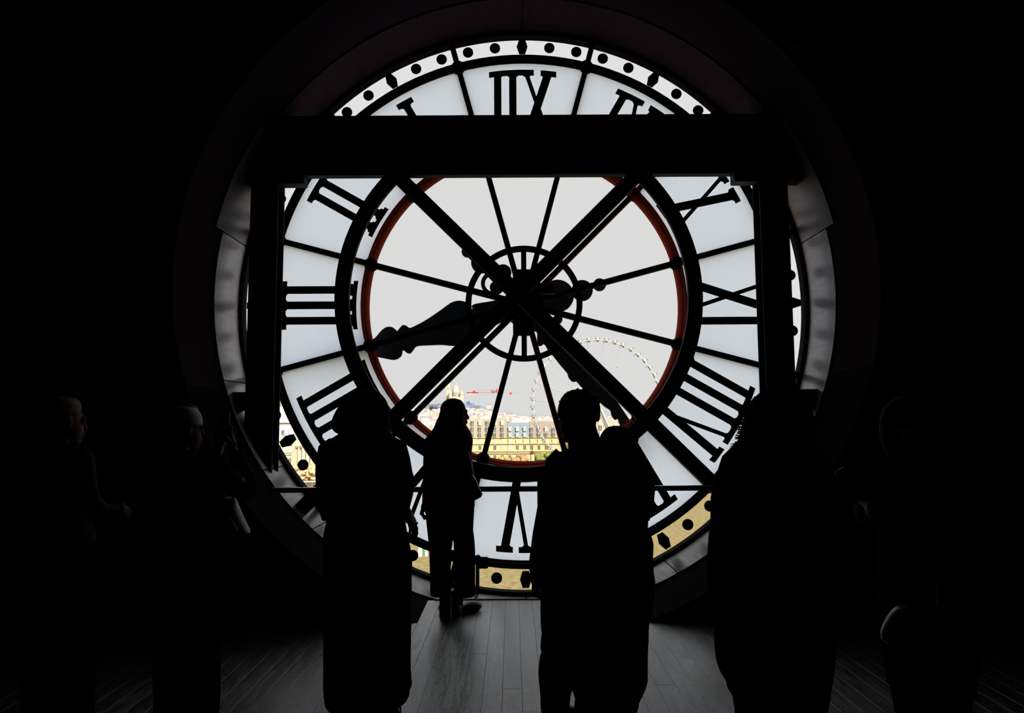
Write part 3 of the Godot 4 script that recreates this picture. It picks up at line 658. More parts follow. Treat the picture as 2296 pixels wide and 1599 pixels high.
func leafy(called: String, label: String, x: float, d: float, top: float, wide: float, col: Color, sd: int, group := "") -> void:
	var rng := RandomNumberGenerator.new()
	rng.seed = sd
	var t := thing(called, label, "tree", Vector3(x, STREET_Y, -d), group)
	var h := top - STREET_Y
	var g := Geo.new()
	for k in 26:
		var a := rng.randf() * TAU
		var f := rng.randf_range(0.42, 1.0)
		var rr := wide * 0.5 * sqrt(rng.randf()) * (1.0 - absf(f - 0.62) * 0.9)
		var r := rng.randf_range(0.14, 0.24) * wide
		var s := g.v.size()
		g.ball(Vector3(cos(a) * rr, h * f - r * 0.7, sin(a) * rr), Vector3(r, r * 0.85, r), 10, 7)
		for j in range(s, g.v.size()): g.v[j] += g.n[j] * rng.randf_range(-0.35, 0.3) * r
	part(t, "crown", g, mat(col, 0.95, 0.15)).set_meta("kind", "stuff")
	part(t, "trunk", Geo.new().tube([Vector3(0, -0.1, 0), Vector3(0.1, h * 0.25, 0), Vector3(0, h * 0.6, 0.1)], [0.3, 0.24, 0.14], 8), mat(Color(0.12, 0.09, 0.07), 0.95))

func gardens() -> void:
	var rust := Color(0.42, 0.26, 0.13)
	var green := Color(0.2, 0.22, 0.07)
	var k := 0
	for e in [[1072, 1030, 26], [1092, 1028, 26], [1112, 1025, 28], [1130, 1022, 30], [1152, 1024, 30], [1172, 1020, 30]]:
		leafy("autumn_tree", ["low rust-brown garden tree by the clock's lower spoke knob", "second rust-brown garden tree from the spoke knob", "third rust-brown garden tree from the spoke knob", "rust-brown garden tree under the blue-grey slate roof", "taller rust-brown garden tree just before the kiosk", "rust-brown garden tree beside the kiosk"][k], (e[0] - 1148.0) / 1614.0 * 262.0, 262.0, 1.55 - (e[1] - 944.0) * 262.0 / 1614.0, e[2] * 262.0 / 1614.0, rust if k != 3 else Color(0.46, 0.3, 0.12), 40 + k, "garden trees before the arcade houses")
		k += 1
	k = 0
	for e in [[1206, 1014, 36], [1226, 1010, 40], [1247, 1013, 40], [1268, 1020, 40]]:
		leafy("garden_tree", ["olive green tree right behind the kiosk", "tallest olive green tree below the wheel's rim", "olive green tree by the man's shoulder", "olive green tree half behind the man's shoulder"][k], (e[0] - 1148.0) / 1614.0 * 250.0, 250.0, 1.55 - (e[1] - 944.0) * 250.0 / 1614.0, e[2] * 250.0 / 1614.0, green, 60 + k, "garden trees before the arcade houses")
		k += 1
	k = 0
	for e in [[640, 1034, 34], [668, 1040, 36], [697, 1036, 40]]:
		leafy("pale_tree", ["pale orange tree in front of the corner pavilion", "pale orange tree between pavilion and columned hall", "pale orange tree before the columned hall"][k], (e[0] - 1148.0) / 1614.0 * 270.0, 270.0, 1.55 - (e[1] - 944.0) * 270.0 / 1614.0, e[2] * 270.0 / 1614.0, Color(0.55, 0.42, 0.26), 80 + k, "garden trees before the pavilion")
		k += 1
	var ks := thing("garden_kiosk", "small kiosk with a pointed dark red roof among the garden trees", "kiosk", Vector3(6.6204, STREET_Y, -240))
	var kh: float = -9.3254 - STREET_Y
	part(ks, "wall", Geo.new().cyl(Vector3(0, 0, 0), Vector3(0, kh, 0), 0.75, 0.75, 8), mat(Color(0.5, 0.42, 0.26), 0.9))
	part(ks, "roof", Geo.new().cyl(Vector3(0, kh, 0), Vector3(0, kh + 1.25, 0), 0.95, 0.03, 8), mat(Color(0.14, 0.03, 0.02), 0.8))
	var tn := thing("market_tent", "white open-fronted garden tent on posts beyond the lowest left minute dots", "tent", Vector3(-70.8528, STREET_Y, -255))
	var tw := mat(Color(0.6, 0.6, 0.58), 0.8)
	part(tn, "canopy", Geo.new().box(Vector3(0, 2.6, 0), Vector3(7.0, 0.2, 3), 0.05).box(Vector3(0, 1.4, -1.4), Vector3(6.8, 2.2, 0.1)), tw)
	for q in 4: part(tn, "tent_post", Geo.new().cyl(Vector3(-3.3 + 2.2 * q, 0, 1.4), Vector3(-3.3 + 2.2 * q, 2.6, 1.4), 0.09, 0.09, 8), mat(Color(0.3, 0.2, 0.14), 0.8))
	var bo := thing("garden_booth", "small white booth on the sand, low between the two women in front of the clock", "booth", Vector3(-15.6613, STREET_Y, -128))
	part(bo, "wall", Geo.new().box(Vector3(0, 0.9, 0), Vector3(1.6, 1.8, 1.2), 0.05), tw)
	part(bo, "door", Geo.new().box(Vector3(0.2, 0.85, 0.61), Vector3(0.5, 1.5, 0.05), 0.01), mat(Color(0.1, 0.2, 0.14), 0.7))
	part(bo, "roof", Geo.new().prism(PackedVector2Array([Vector2(-1.0, 1.8), Vector2(1.0, 1.8), Vector2(0, 2.4)]), -0.8, 0.8), tw)
	var bird := thing("bird", "tiny dark bird gliding before the pale sky inside the wheel's arc", "bird", Vector3(13.1444, 8.1734, -90))
	part(bird, "body", nets([[0, Vector3(0, -0.02, 0.08), Vector3(0, 0, -0.1), 0.025, 0.035], [0, Vector3.ZERO, Vector3(-0.11, 0.03, 0.02), 0.02, 0.008], [0, Vector3.ZERO, Vector3(0.11, 0.03, 0.02), 0.02, 0.008], [0, Vector3(0, 0, -0.1), Vector3(0, 0.01, -0.14), 0.022, 0.008]], 0.008, 0.02), mat(Color(0.02, 0.02, 0.02), 0.8))

# ---- the visitors
var head_shape: Geo
var hand_open: Geo
var hand_grip: Geo
var shoe_shape: Geo

func make_templates() -> void:
	# a head of 0.23 m, centred, looking along -z
	head_shape = nets([
		[1, Vector3(0, 0.03, 0.012), Vector3(0.075, 0.086, 0.096)], [1, Vector3(0, -0.035, -0.03), Vector3(0.058, 0.072, 0.064)],
		[0, Vector3(0, -0.092, -0.062), Vector3(0, -0.086, -0.07), 0.026, 0.022], [0, Vector3(0, 0.012, -0.09), Vector3(0, -0.028, -0.108), 0.009, 0.013],
		[0, Vector3(-0.03, 0.022, -0.082), Vector3(0.03, 0.022, -0.082), 0.012, 0.012], [1, Vector3(-0.031, 0.002, -0.077), Vector3(0.014, 0.012, 0.012)],
		[1, Vector3(0.031, 0.002, -0.077), Vector3(0.014, 0.012, 0.012)], [0, Vector3(-0.018, -0.056, -0.09), Vector3(0.018, -0.056, -0.09), 0.008, 0.008],
		[0, Vector3(-0.016, -0.066, -0.088), Vector3(0.016, -0.066, -0.088), 0.008, 0.008], [1, Vector3(-0.08, -0.004, 0.012), Vector3(0.011, 0.031, 0.019)],
		[1, Vector3(0.08, -0.004, 0.012), Vector3(0.011, 0.031, 0.019)]], 0.0045, 0.016)
	hand_open = hand([12.0, 18.0, 14.0], 20.0)
	hand_grip = hand([48.0, 62.0, 40.0], 45.0)
	shoe_shape = nets([[0, Vector3(0, 0.035, 0.05), Vector3(0, 0.03, -0.13), 0.036, 0.034], [1, Vector3(0.004, 0.03, -0.14), Vector3(0.046, 0.036, 0.075)], [0, Vector3(0, 0.04, 0.055), Vector3(0, 0.14, 0.04), 0.04, 0.046], [0, Vector3(0, 0.012, 0.06), Vector3(0, 0.012, 0.04), 0.033, 0.033]], 0.008, 0.03)
	for k in shoe_shape.v.size(): shoe_shape.v[k].y = maxf(shoe_shape.v[k].y, 0.0)

# a right hand hanging from its wrist: back of the hand +x, thumb towards -z
func hand(curl: Array, thumb: float) -> Geo:
	var pr := [[0, Vector3(0, 0.03, 0), Vector3(0, -0.02, 0), 0.024, 0.026], [0, Vector3(0, -0.03, -0.022), Vector3(0, -0.082, -0.028), 0.017, 0.014], [0, Vector3(0, -0.03, 0.0), Vector3(0, -0.085, -0.006), 0.017, 0.014], [0, Vector3(0, -0.03, 0.012), Vector3(0, -0.082, 0.014), 0.016, 0.014], [0, Vector3(0, -0.03, 0.02), Vector3(0, -0.074, 0.03), 0.015, 0.012]]
	var g := nets(pr, 0.004, 0.014)
	var lens := [[0.042, 0.026, 0.021], [0.047, 0.03, 0.022], [0.043, 0.027, 0.021], [0.034, 0.021, 0.018]]
	for f in 4:
		var p := Vector3(0.0, [-0.082, -0.086, -0.082, -0.074][f], [-0.029, -0.0065, 0.0145, 0.0325][f])
		var an := 0.0
		var ch := []
		for s in 3:
			an += deg_to_rad(curl[s] + f * 2.0)
			var q: Vector3 = p + Vector3(-sin(an), -cos(an), (f - 1.4) * 0.05).normalized() * lens[f][s]
			ch.append([0, p, q, 0.0085 - s * 0.0007, 0.0082 - s * 0.0009])
			p = q
		g.add(nets(ch, 0.0035, 0.004))
	var tp := Vector3(-0.004, -0.018, -0.028)
	var t1 := tp + Vector3(-0.018, -0.026, -0.03)
	var t2 := t1 + Vector3(-0.012 - 0.0003 * thumb, -0.03, -0.008)
	var t3 := t2 + Vector3(-0.006 - 0.0002 * thumb, -0.022, 0.002)
	g.add(nets([[0, tp, t1, 0.016, 0.012], [0, t1, t2, 0.011, 0.0095], [0, t2, t3, 0.0095, 0.0075]], 0.0035, 0.006))
	return g

func put_hand(g: Geo, wrist: Vector3, dir: Vector3, back: Vector3, right: bool, grip: bool, s := 1.0) -> void:
	var y := -dir.normalized()
	var x := (back - y * back.dot(y)).normalized()
	var z := x.cross(y)
	var b := Basis(x, y, z)
	if not right: b = Basis(x, y, -z)
	g.add(hand_grip if grip else hand_open, Transform3D(b.scaled_local(Vector3.ONE * s), wrist))

# one body: torso, limbs, head and hands as one mesh. arms: [shoulder, elbow, wrist, hand direction, back of hand, grips] in the person's own frame
func body(root: Node3D, hgt: float, yaw: float, head_at: Vector3, head_yaw: float, head_tilt: float, legs: Array, arms: Array, skin: Material, hip := Vector3.ZERO, head_s := 1.0) -> void:
	var s := hgt / 1.7
	var b := Basis(Vector3.UP, yaw)
	var neck := Vector3(head_at.x, head_at.y - 0.13 * s, head_at.z) + b * Vector3(0, 0, 0.012)
	var base := Vector3(lerpf(hip.x, head_at.x, 0.75), 1.4 * s, lerpf(hip.z, head_at.z, 0.7))
	var pel := Vector3(hip.x, 0.93 * s, hip.z)
	var pr := []
	pr.append([0, base + b * Vector3(0, 0.02, 0.015), neck + Vector3(0, 0.05, 0), 0.058 * s, 0.052 * s])
	pr.append([0, base + b * Vector3(-0.1 * s, -0.05, 0), base + b * Vector3(0.1 * s, -0.05, 0), 0.05 * s, 0.05 * s])
	pr.append([0, base + b * Vector3(-0.07 * s, -0.16 * s, 0), base + b * Vector3(-0.05 * s, -0.36 * s, 0), 0.075 * s, 0.07 * s])
	pr.append([0, base + b * Vector3(0.07 * s, -0.16 * s, 0), base + b * Vector3(0.05 * s, -0.36 * s, 0), 0.075 * s, 0.07 * s])
	pr.append([0, pel + b * Vector3(-0.075 * s, 0, 0), pel + b * Vector3(0.075 * s, 0, 0), 0.085 * s, 0.085 * s])
	for k in 2:
		var sg := -1.0 if k == 0 else 1.0
		var hipj: Vector3 = pel + b * Vector3(sg * 0.09 * s, -0.05 * s, 0)
		var ank: Vector3 = legs[k][0] + Vector3(0, 0.08, 0)
		var knee: Vector3 = hipj.lerp(ank, 0.5) + b * Vector3(0, 0, -0.02)
		pr.append([0, hipj, knee, 0.07 * s, 0.048 * s])
		pr.append([0, knee, ank, 0.046 * s, 0.034 * s])
	for a in arms:
		pr.append([0, a[0], a[1], 0.034 * s, 0.03 * s])
		pr.append([0, a[1], a[2], 0.031 * s, 0.023 * s])
	var g := nets(pr, 0.016, 0.032)
	var hb := Basis(Vector3.UP, head_yaw) * Basis(Vector3.RIGHT, head_tilt)
	g.add(head_shape, Transform3D(hb.scaled_local(Vector3.ONE * s * head_s), head_at))
	for k in arms.size():
		var a: Array = arms[k]
		put_hand(g, a[2], a[3], a[4], k == 1, a[5], s)
	part(root, "body", g, skin)

func shoes(root: Node3D, legs: Array, m: Material, called := "shoe", s := 1.0) -> void:
	for l in legs:
		var g := Geo.new().add(shoe_shape, Transform3D(Basis(Vector3.UP, l[1]).scaled_local(Vector3.ONE * s), l[0]))
		part(root, called, g, m)

func people() -> void:
	make_templates()
	var skin := mat(Color(0.17, 0.075, 0.045), 0.6, 0.25)
	var black := mat(Color(0.004, 0.004, 0.005), 0.95, 0.06)
	var dark := mat(Color(0.006, 0.005, 0.005), 0.95, 0.06)
	var leather := mat(Color(0.008, 0.006, 0.006), 0.3, 0.5)
	var hair_dark := mat(Color(0.005, 0.003, 0.0025), 0.75, 0.15)
	var hair_red := mat(Color(0.04, 0.01, 0.004), 0.7, 0.2)
	beret_woman(skin, black, hair_dark, leather)
	window_woman(skin, black, hair_red, leather)
	short_haired_man(skin, dark, hair_dark, leather)
	small_woman(skin, black, hair_dark, leather)
	hooded_visitor(skin, black, leather)
	navy_man(skin, leather)
	phone_woman(skin, leather)
	glasses_woman(skin, black, hair_dark, leather)

func beret_woman(skin: Material, cloth: Material, hair: Material, leather: Material) -> void:
	pass
	var p := thing("person", "person from behind in a beret and long dark coat, before the clock's VIII", "person", Vector3(-0.7394, 0, -3.65))
	var legs := [[Vector3(0.0042, 0.0, 0.03), 0.1], [Vector3(0.1626, 0.0, -0.01), -0.5]]
	var arms := [[Vector3(-0.1817, 1.3807, 0.0), Vector3(-0.1996, 1.2566, 0.0), Vector3(-0.1977, 1.1574, 0.06), Vector3(0.1, -1, -0.3), Vector3(-1, -0.1, 0.2), true], [Vector3(0.1658, 1.3922, 0.0), Vector3(0.2096, 1.2456, 0.0), Vector3(0.1943, 1.1156, -0.02), Vector3(0.5, -0.85, 0), Vector3(0.8, 0.5, 0.2), false]]
	body(p, 1.66, 0.0, Vector3(-0.0184, 1.5855, 0.0), 0.15, 0.0, legs, arms, skin)
	shoes(p, legs, leather, "boot", 1.02)
	part(p, "beret", loft([[1.708, -0.0404, 0.0365, 0.0622, -0.0711], [1.703, -0.0675, 0.0546, 0.0821, -0.0938], [1.691, -0.0854, 0.0728, 0.0959, -0.1096], [1.673, -0.0987, 0.0888, 0.1062, -0.1214], [1.653, -0.1119, 0.1015, 0.1148, -0.1312], [1.626, -0.1363, 0.1119, 0.1257, -0.1436], [1.597, -0.1539, 0.1189, 0.133, -0.152], [1.559, -0.169, 0.1216, 0.1381, -0.1579], [1.534, -0.1742, 0.1229, 0.14, -0.16], [1.514, -0.166, 0.1243, 0.138, -0.1578], [1.498, -0.1522, 0.1267, 0.1348, -0.154], [1.484, -0.125, 0.1178, 0.124, -0.1417]], 2.1), mat(Color(0.008, 0.007, 0.008), 0.95, 0.15))
	part(p, "hair", loft([[1.563, -0.1353, 0.117, 0.115, -0.0796], [1.518, -0.1391, 0.1197, 0.1167, -0.0808], [1.484, -0.1318, 0.1358, 0.1191, -0.0824], [1.462, -0.1404, 0.145, 0.1238, -0.0857], [1.442, -0.1513, 0.1519, 0.1284, -0.0889], [1.406, -0.1507, 0.159, 0.13, -0.09], [1.362, -0.1208, 0.137, 0.1165, -0.0806], [1.329, -0.0755, 0.097, 0.0915, -0.0633]], 2.1), hair)
	var coat := part(p, "coat", loft([[1.451, -0.1514, 0.1496, 0.1203, -0.1203], [1.438, -0.1872, 0.1722, 0.1337, -0.1337], [1.42, -0.2071, 0.188, 0.1416, -0.1416], [1.395, -0.1976, 0.1838, 0.1386, -0.1386], [1.34, -0.1854, 0.182, 0.1355, -0.1355], [1.251, -0.1794, 0.1783, 0.1334, -0.1334], [1.163, -0.1779, 0.1879, 0.1352, -0.1352], [1.097, -0.179, 0.1952, 0.137, -0.137], [1.042, -0.1869, 0.2023, 0.1403, -0.1403], [0.9876, -0.1982, 0.2127, 0.1449, -0.1449], [0.907, -0.1978, 0.23, 0.1485, -0.1485], [0.8679, -0.1971, 0.238, 0.15, -0.15], [0.7922, -0.1958, 0.2352, 0.1491, -0.1491], [0.663, -0.1912, 0.2362, 0.1484, -0.1484], [0.5346, -0.1889, 0.2349, 0.1476, -0.1476], [0.3859, -0.1863, 0.2331, 0.1467, -0.1467], [0.333, -0.1853, 0.2342, 0.1467, -0.1467], [0.2803, -0.1855, 0.2378, 0.1475, -0.1475], [0.2572, -0.1839, 0.2402, 0.1477, -0.1477], [0.253, -0.1828, 0.2304, 0.1454, -0.1454], [0.2131, -0.1788, 0.2285, 0.1442, -0.1442], [0.1963, -0.1752, 0.2178, 0.1411, -0.1411], [0.1838, -0.1717, 0.1983, 0.1361, -0.1361], [0.1692, -0.1606, 0.1658, 0.1262, -0.1262], [0.1589, -0.1387, 0.0723, 0.0972, -0.0972], [0.1548, -0.1016, -0.0146, 0.0571, -0.0571]], 2.6, 36, 4, 0.03), cloth)
	part(coat, "sleeve", Geo.new().tube([Vector3(-0.1511, 1.4295, 0.0), Vector3(-0.1843, 1.4029, 0.0), Vector3(-0.2011, 1.3408, 0.0), Vector3(-0.207, 1.292, 0.0), Vector3(-0.1939, 1.2274, 0.02), Vector3(-0.1888, 1.153, 0.06)], [0.05, 0.058, 0.049, 0.043, 0.045, 0.04], 14), cloth)
	part(coat, "sleeve", Geo.new().tube([Vector3(0.1251, 1.4281, 0.0), Vector3(0.1657, 1.41, 0.0), Vector3(0.1796, 1.361, 0.0), Vector3(0.1958, 1.2899, 0.0), Vector3(0.2073, 1.25, 0.0), Vector3(0.2011, 1.1949, 0.0), Vector3(0.1853, 1.1156, -0.02)], [0.05, 0.05, 0.046, 0.043, 0.045, 0.042, 0.036], 14), cloth)

func window_woman(skin: Material, cloth: Material, hair: Material, leather: Material) -> void:
	pass
	var p := thing("person", "long-haired person in a dark coat and wide trousers standing at the handrail", "person", Vector3(-0.5017, 0, -5.88))
	var legs := [[Vector3(-0.0376, 0.0, 0.0), 0.15], [Vector3(0.0649, 0.0, -0.09), -0.8]]
	var arms := [[Vector3(-0.1369, 1.3409, 0.0), Vector3(-0.1718, 1.0836, 0.0), Vector3(-0.2031, 0.8884, 0.0), Vector3(-0.35, -1, 0.1), Vector3(-1, 0.2, 0.2), true], [Vector3(0.1379, 1.3323, 0.0), Vector3(0.1596, 1.1282, 0.0), Vector3(0.1157, 1.0494, -0.18), Vector3(-0.5, 0, -1), Vector3(0.3, 1, -0.1), true]]
	body(p, 1.66, -0.35, Vector3(0.0307, 1.6104, 0.0), -1.15, -0.03, legs, arms, skin, Vector3.ZERO, 1.12)
	shoes(p, [[legs[0][0], legs[0][1]], [legs[1][0], legs[1][1]]], leather, "boot", 1.1)
	part(p, "hair", loft([[1.729, -0.0077, 0.0651, 0.0606, -0.0525], [1.723, -0.0259, 0.0833, 0.0773, -0.067], [1.708, -0.044, 0.0996, 0.0911, -0.079], [1.683, -0.0603, 0.1142, 0.1024, -0.0888], [1.654, -0.0729, 0.1233, 0.1099, -0.0952], [1.621, -0.0873, 0.1251, 0.1153, -0.0999], [1.592, -0.0945, 0.1197, 0.1158, -0.1004], [1.56, -0.1107, 0.1197, 0.121, -0.1049], [1.524, -0.125, 0.127, 0.1277, -0.1107], [1.495, -0.1376, 0.1451, 0.1368, -0.1186], [1.466, -0.1556, 0.1633, 0.1471, -0.1275], [1.43, -0.1518, 0.1777, 0.15, -0.13], [1.387, -0.1444, 0.1832, 0.1494, -0.1295], [1.333, -0.1369, 0.1777, 0.1459, -0.1264], [1.261, -0.1257, 0.1687, 0.1402, -0.1215], [1.19, -0.0893, 0.1524, 0.1246, -0.1079]], 2.1, 30, 4, 0.03), hair)
	var coat := part(p, "coat", loft([[1.488, -0.0905, 0.1089, 0.0976, -0.0976], [1.466, -0.1592, 0.1379, 0.124, -0.124], [1.441, -0.1772, 0.1524, 0.132, -0.132], [1.394, -0.1915, 0.1632, 0.1379, -0.1379], [1.315, -0.2055, 0.1669, 0.142, -0.142], [1.244, -0.2087, 0.1668, 0.1428, -0.1428], [1.172, -0.2137, 0.1704, 0.1447, -0.1447], [1.083, -0.2186, 0.1776, 0.1474, -0.1474], [0.9939, -0.2181, 0.1848, 0.1489, -0.1489], [0.9229, -0.2159, 0.1919, 0.15, -0.15], [0.8803, -0.2103, 0.1973, 0.1499, -0.1499], [0.8626, -0.1958, 0.1955, 0.1463, -0.1463]], 2.4, 32, 4, 0.02), cloth)
	part(coat, "sleeve", Geo.new().tube([Vector3(-0.1265, 1.4308, 0.0), Vector3(-0.1588, 1.3806, 0.0), Vector3(-0.1726, 1.2443, 0.0), Vector3(-0.1789, 1.0659, 0.0), Vector3(-0.187, 0.8954, 0.0)], [0.05, 0.058, 0.047, 0.044, 0.04], 14), cloth)
	var tr := part(p, "trousers", loft([[0.9583, -0.2071, 0.192, 0.13, -0.13], [0.8697, -0.1995, 0.1937, 0.1288, -0.1288], [0.7602, -0.1935, 0.1883, 0.1266, -0.1266], [0.6756, -0.1841, 0.1846, 0.124, -0.124], [0.6158, -0.1766, 0.1918, 0.1239, -0.1239]], 2.3, 30), cloth)
	part(tr, "trouser_leg", loft([[0.6549, -0.1786, 0.0218, 0.12, -0.12], [0.5987, -0.1729, 0.0208, 0.1176, -0.1176], [0.5531, -0.1691, 0.0167, 0.1147, -0.1147], [0.5181, -0.1672, 0.0078, 0.1106, -0.1106], [0.4761, -0.1652, 0.0054, 0.1089, -0.1089], [0.4307, -0.1632, 0.0109, 0.1103, -0.1103], [0.3819, -0.1612, 0.0053, 0.1073, -0.1073], [0.2913, -0.1586, 0.0055, 0.1064, -0.1064], [0.1942, -0.1567, 0.005, 0.1055, -0.1055], [0.1751, -0.153, -0.0003, 0.102, -0.102]], 2.3), cloth)
	part(tr, "trouser_leg", loft([[0.654, 0.0229, 0.1882, 0.1181, -0.1181], [0.5872, 0.0273, 0.1953, 0.1193, -0.1193], [0.5171, 0.031, 0.1999, 0.1196, -0.1196], [0.4297, 0.0312, 0.2009, 0.12, -0.12], [0.2903, 0.0314, 0.2008, 0.1198, -0.1198], [0.1932, 0.0331, 0.2004, 0.119, -0.119], [0.1724, 0.0352, 0.1968, 0.1165, -0.1165]], 2.3), cloth)
	# the bag on her hip hangs from her shoulder
	var bag := thing("shoulder_bag", "small dark bag on the hip of the person at the handrail", "bag", Vector3(-0.2945, 0.9268, -5.8))
	part(bag, "pouch", Geo.new().prism(PackedVector2Array([Vector2(-0.0567, 0.2002), Vector2(-0.0283, 0.2071), Vector2(0.0001, 0.1647), Vector2(0.032, 0.0944), Vector2(0.055, 0.0417), Vector2(0.0461, 0.0242), Vector2(-0.0035, 0.0), Vector2(-0.0496, 0.0317)]), -0.05, 0.05, Transform3D.IDENTITY, 0.012), mat(Color(0.02, 0.007, 0.012), 0.4, 0.4))
	part(bag, "strap", Geo.new().tube([Vector3(-0.0283, 0.193, 0.0), Vector3(-0.0496, 0.32, 0.0), Vector3(-0.0925, 0.4795, 0.0)], [0.012, 0.012, 0.012], 8), leather)

func short_haired_man(skin: Material, cloth: Material, hair: Material, leather: Material) -> void:
	pass
	var p := thing("person", "short-haired person in a dark jacket seen from behind, head turned aside", "person", Vector3(0.3246, 0, -3.1))
	var legs := [[Vector3(-0.158, 0.0, 0.0), 0.25], [Vector3(-0.0129, 0.0, -0.04), -0.2]]
	var arms := [[Vector3(-0.1454, 1.3596, 0.0), Vector3(-0.184, 1.1055, 0.0), Vector3(-0.2218, 0.8922, -0.05), Vector3(-0.08, -1, -0.25), Vector3(-1, 0, 0.1), true], [Vector3(0.1495, 1.3656, 0.0), Vector3(0.1865, 1.1221, 0.0), Vector3(0.1698, 0.9082, -0.1), Vector3(-0.1, -1, -0.3), Vector3(1, 0, 0.1), true]]
	body(p, 1.66, 0.05, Vector3(-0.0399, 1.5676, 0.0), 0.75, 0.0, legs, arms, skin, Vector3.ZERO, 1.0)
	shoes(p, legs, leather, "shoe", 1.08)
	# cropped hair, an ear, the line of jaw and neck
	var hd := part(p, "hair", loft([[1.683, -0.0518, -0.0211, 0.0392, -0.0356], [1.681, -0.0691, 0, 0.0638, -0.058], [1.673, -0.0865, 0.0133, 0.0795, -0.0723], [1.661, -0.102, 0.0247, 0.0917, -0.0834], [1.648, -0.1127, 0.0341, 0.1002, -0.0911], [1.631, -0.1205, 0.0405, 0.106, -0.0963], [1.612, -0.1265, 0.0421, 0.1089, -0.099], [1.594, -0.1296, 0.0418, 0.11, -0.1], [1.579, -0.1307, 0.0397, 0.1096, -0.0996], [1.568, -0.1279, 0.0386, 0.1081, -0.0983], [1.554, -0.1185, 0.0364, 0.1035, -0.0941], [1.537, -0.1072, 0.0342, 0.098, -0.0891], [1.526, -0.094, 0.0322, 0.0915, -0.0832]], 2.1), hair)
	var rng := RandomNumberGenerator.new()
	rng.seed = 4
	var tuft := Geo.new()
	for k in 60:
		var a := rng.randf_range(-1.3, 1.5)
		var c := Vector3(sin(a) * 0.078, cos(a) * 0.07, rng.randf_range(-0.06, 0.06))
		var q: Vector3 = Vector3(-0.0413, 1.6058, 0.0) + c
		tuft.tube([q, q + c.normalized() * rng.randf_range(0.008, 0.016) + Vector3(0.006, 0, 0)], [0.007, 0.001], 5)
	part(hd, "hair_tufts", tuft, hair).set_meta("kind", "stuff")
	part(p, "neck", loft([[1.566, -0.1069, 0.0347, 0.0624, -0.0535], [1.545, -0.1072, 0.0344, 0.0624, -0.0535], [1.524, -0.1017, 0.035, 0.0611, -0.0524], [1.507, -0.0933, 0.0395, 0.06, -0.0515], [1.49, -0.083, 0.045, 0.0587, -0.0503], [1.474, -0.0708, 0.0504, 0.0568, -0.0487], [1.461, -0.0585, 0.0598, 0.056, -0.048], [1.446, -0.0663, 0.0824, 0.0643, -0.0551], [1.423, -0.0743, 0.0973, 0.07, -0.06]], 2.1), skin)
	part(p, "ear", Geo.new().ball(Vector3(0.0415, 1.571, 0.0), Vector3(0.0125, 0.027, 0.02), 12, 8), skin)
	var jk := part(p, "jacket", loft([[1.459, -0.0585, 0.075, 0.0649, -0.0703], [1.452, -0.0682, 0.0901, 0.0719, -0.0779], [1.442, -0.074, 0.1052, 0.0775, -0.0839], [1.431, -0.0856, 0.1222, 0.0847, -0.0917], [1.421, -0.1086, 0.1411, 0.0945, -0.1024], [1.41, -0.1335, 0.158, 0.1037, -0.1124], [1.397, -0.1508, 0.1711, 0.1101, -0.1192], [1.374, -0.1586, 0.1744, 0.1124, -0.1217], [1.329, -0.1553, 0.1754, 0.1119, -0.1212], [1.254, -0.1636, 0.1739, 0.1133, -0.1227], [1.142, -0.1799, 0.1679, 0.1153, -0.1249], [1.012, -0.1943, 0.1691, 0.1184, -0.1283], [0.9016, -0.2047, 0.167, 0.12, -0.13], [0.8284, -0.2091, 0.1618, 0.1198, -0.1298], [0.801, -0.2093, 0.1519, 0.118, -0.1278], [0.7883, -0.2057, 0.1423, 0.1154, -0.125]], 2.5, 36, 4, 0.02), cloth)
	part(jk, "sleeve", Geo.new().tube([Vector3(-0.105, 1.4009, 0.0), Vector3(-0.1339, 1.3709, 0.0), Vector3(-0.15, 1.292, 0.0), Vector3(-0.17, 1.1798, 0.0), Vector3(-0.1881, 1.0684, 0.0), Vector3(-0.2073, 0.9446, -0.02), Vector3(-0.2167, 0.8664, -0.04)], [0.045, 0.05, 0.05, 0.05, 0.053, 0.05, 0.035], 16), cloth)
	part(jk, "sleeve", Geo.new().tube([Vector3(0.1235, 1.3997, 0.0), Vector3(0.1457, 1.3656, 0.0), Vector3(0.1702, 1.2528, 0.0), Vector3(0.1793, 1.1407, 0.0), Vector3(0.1654, 1.011, 0.0), Vector3(0.1615, 0.9068, -0.06)], [0.045, 0.048, 0.05, 0.05, 0.048, 0.04], 16), cloth)
	part(jk, "collar", Geo.new().tube([Vector3(-0.0669, 1.449, 0.03), Vector3(-0.007, 1.4635, 0.09), Vector3(0.0785, 1.4482, 0.03)], [0.014, 0.018, 0.014], 8), cloth)
	var tr := part(p, "trousers", loft([[0.8467, -0.207, 0.1584, 0.12, -0.12], [0.7919, -0.2094, 0.1461, 0.118, -0.118], [0.7446, -0.2098, 0.1377, 0.1164, -0.1164], [0.7192, -0.2026, 0.1223, 0.1118, -0.1118]], 2.4, 30), cloth)
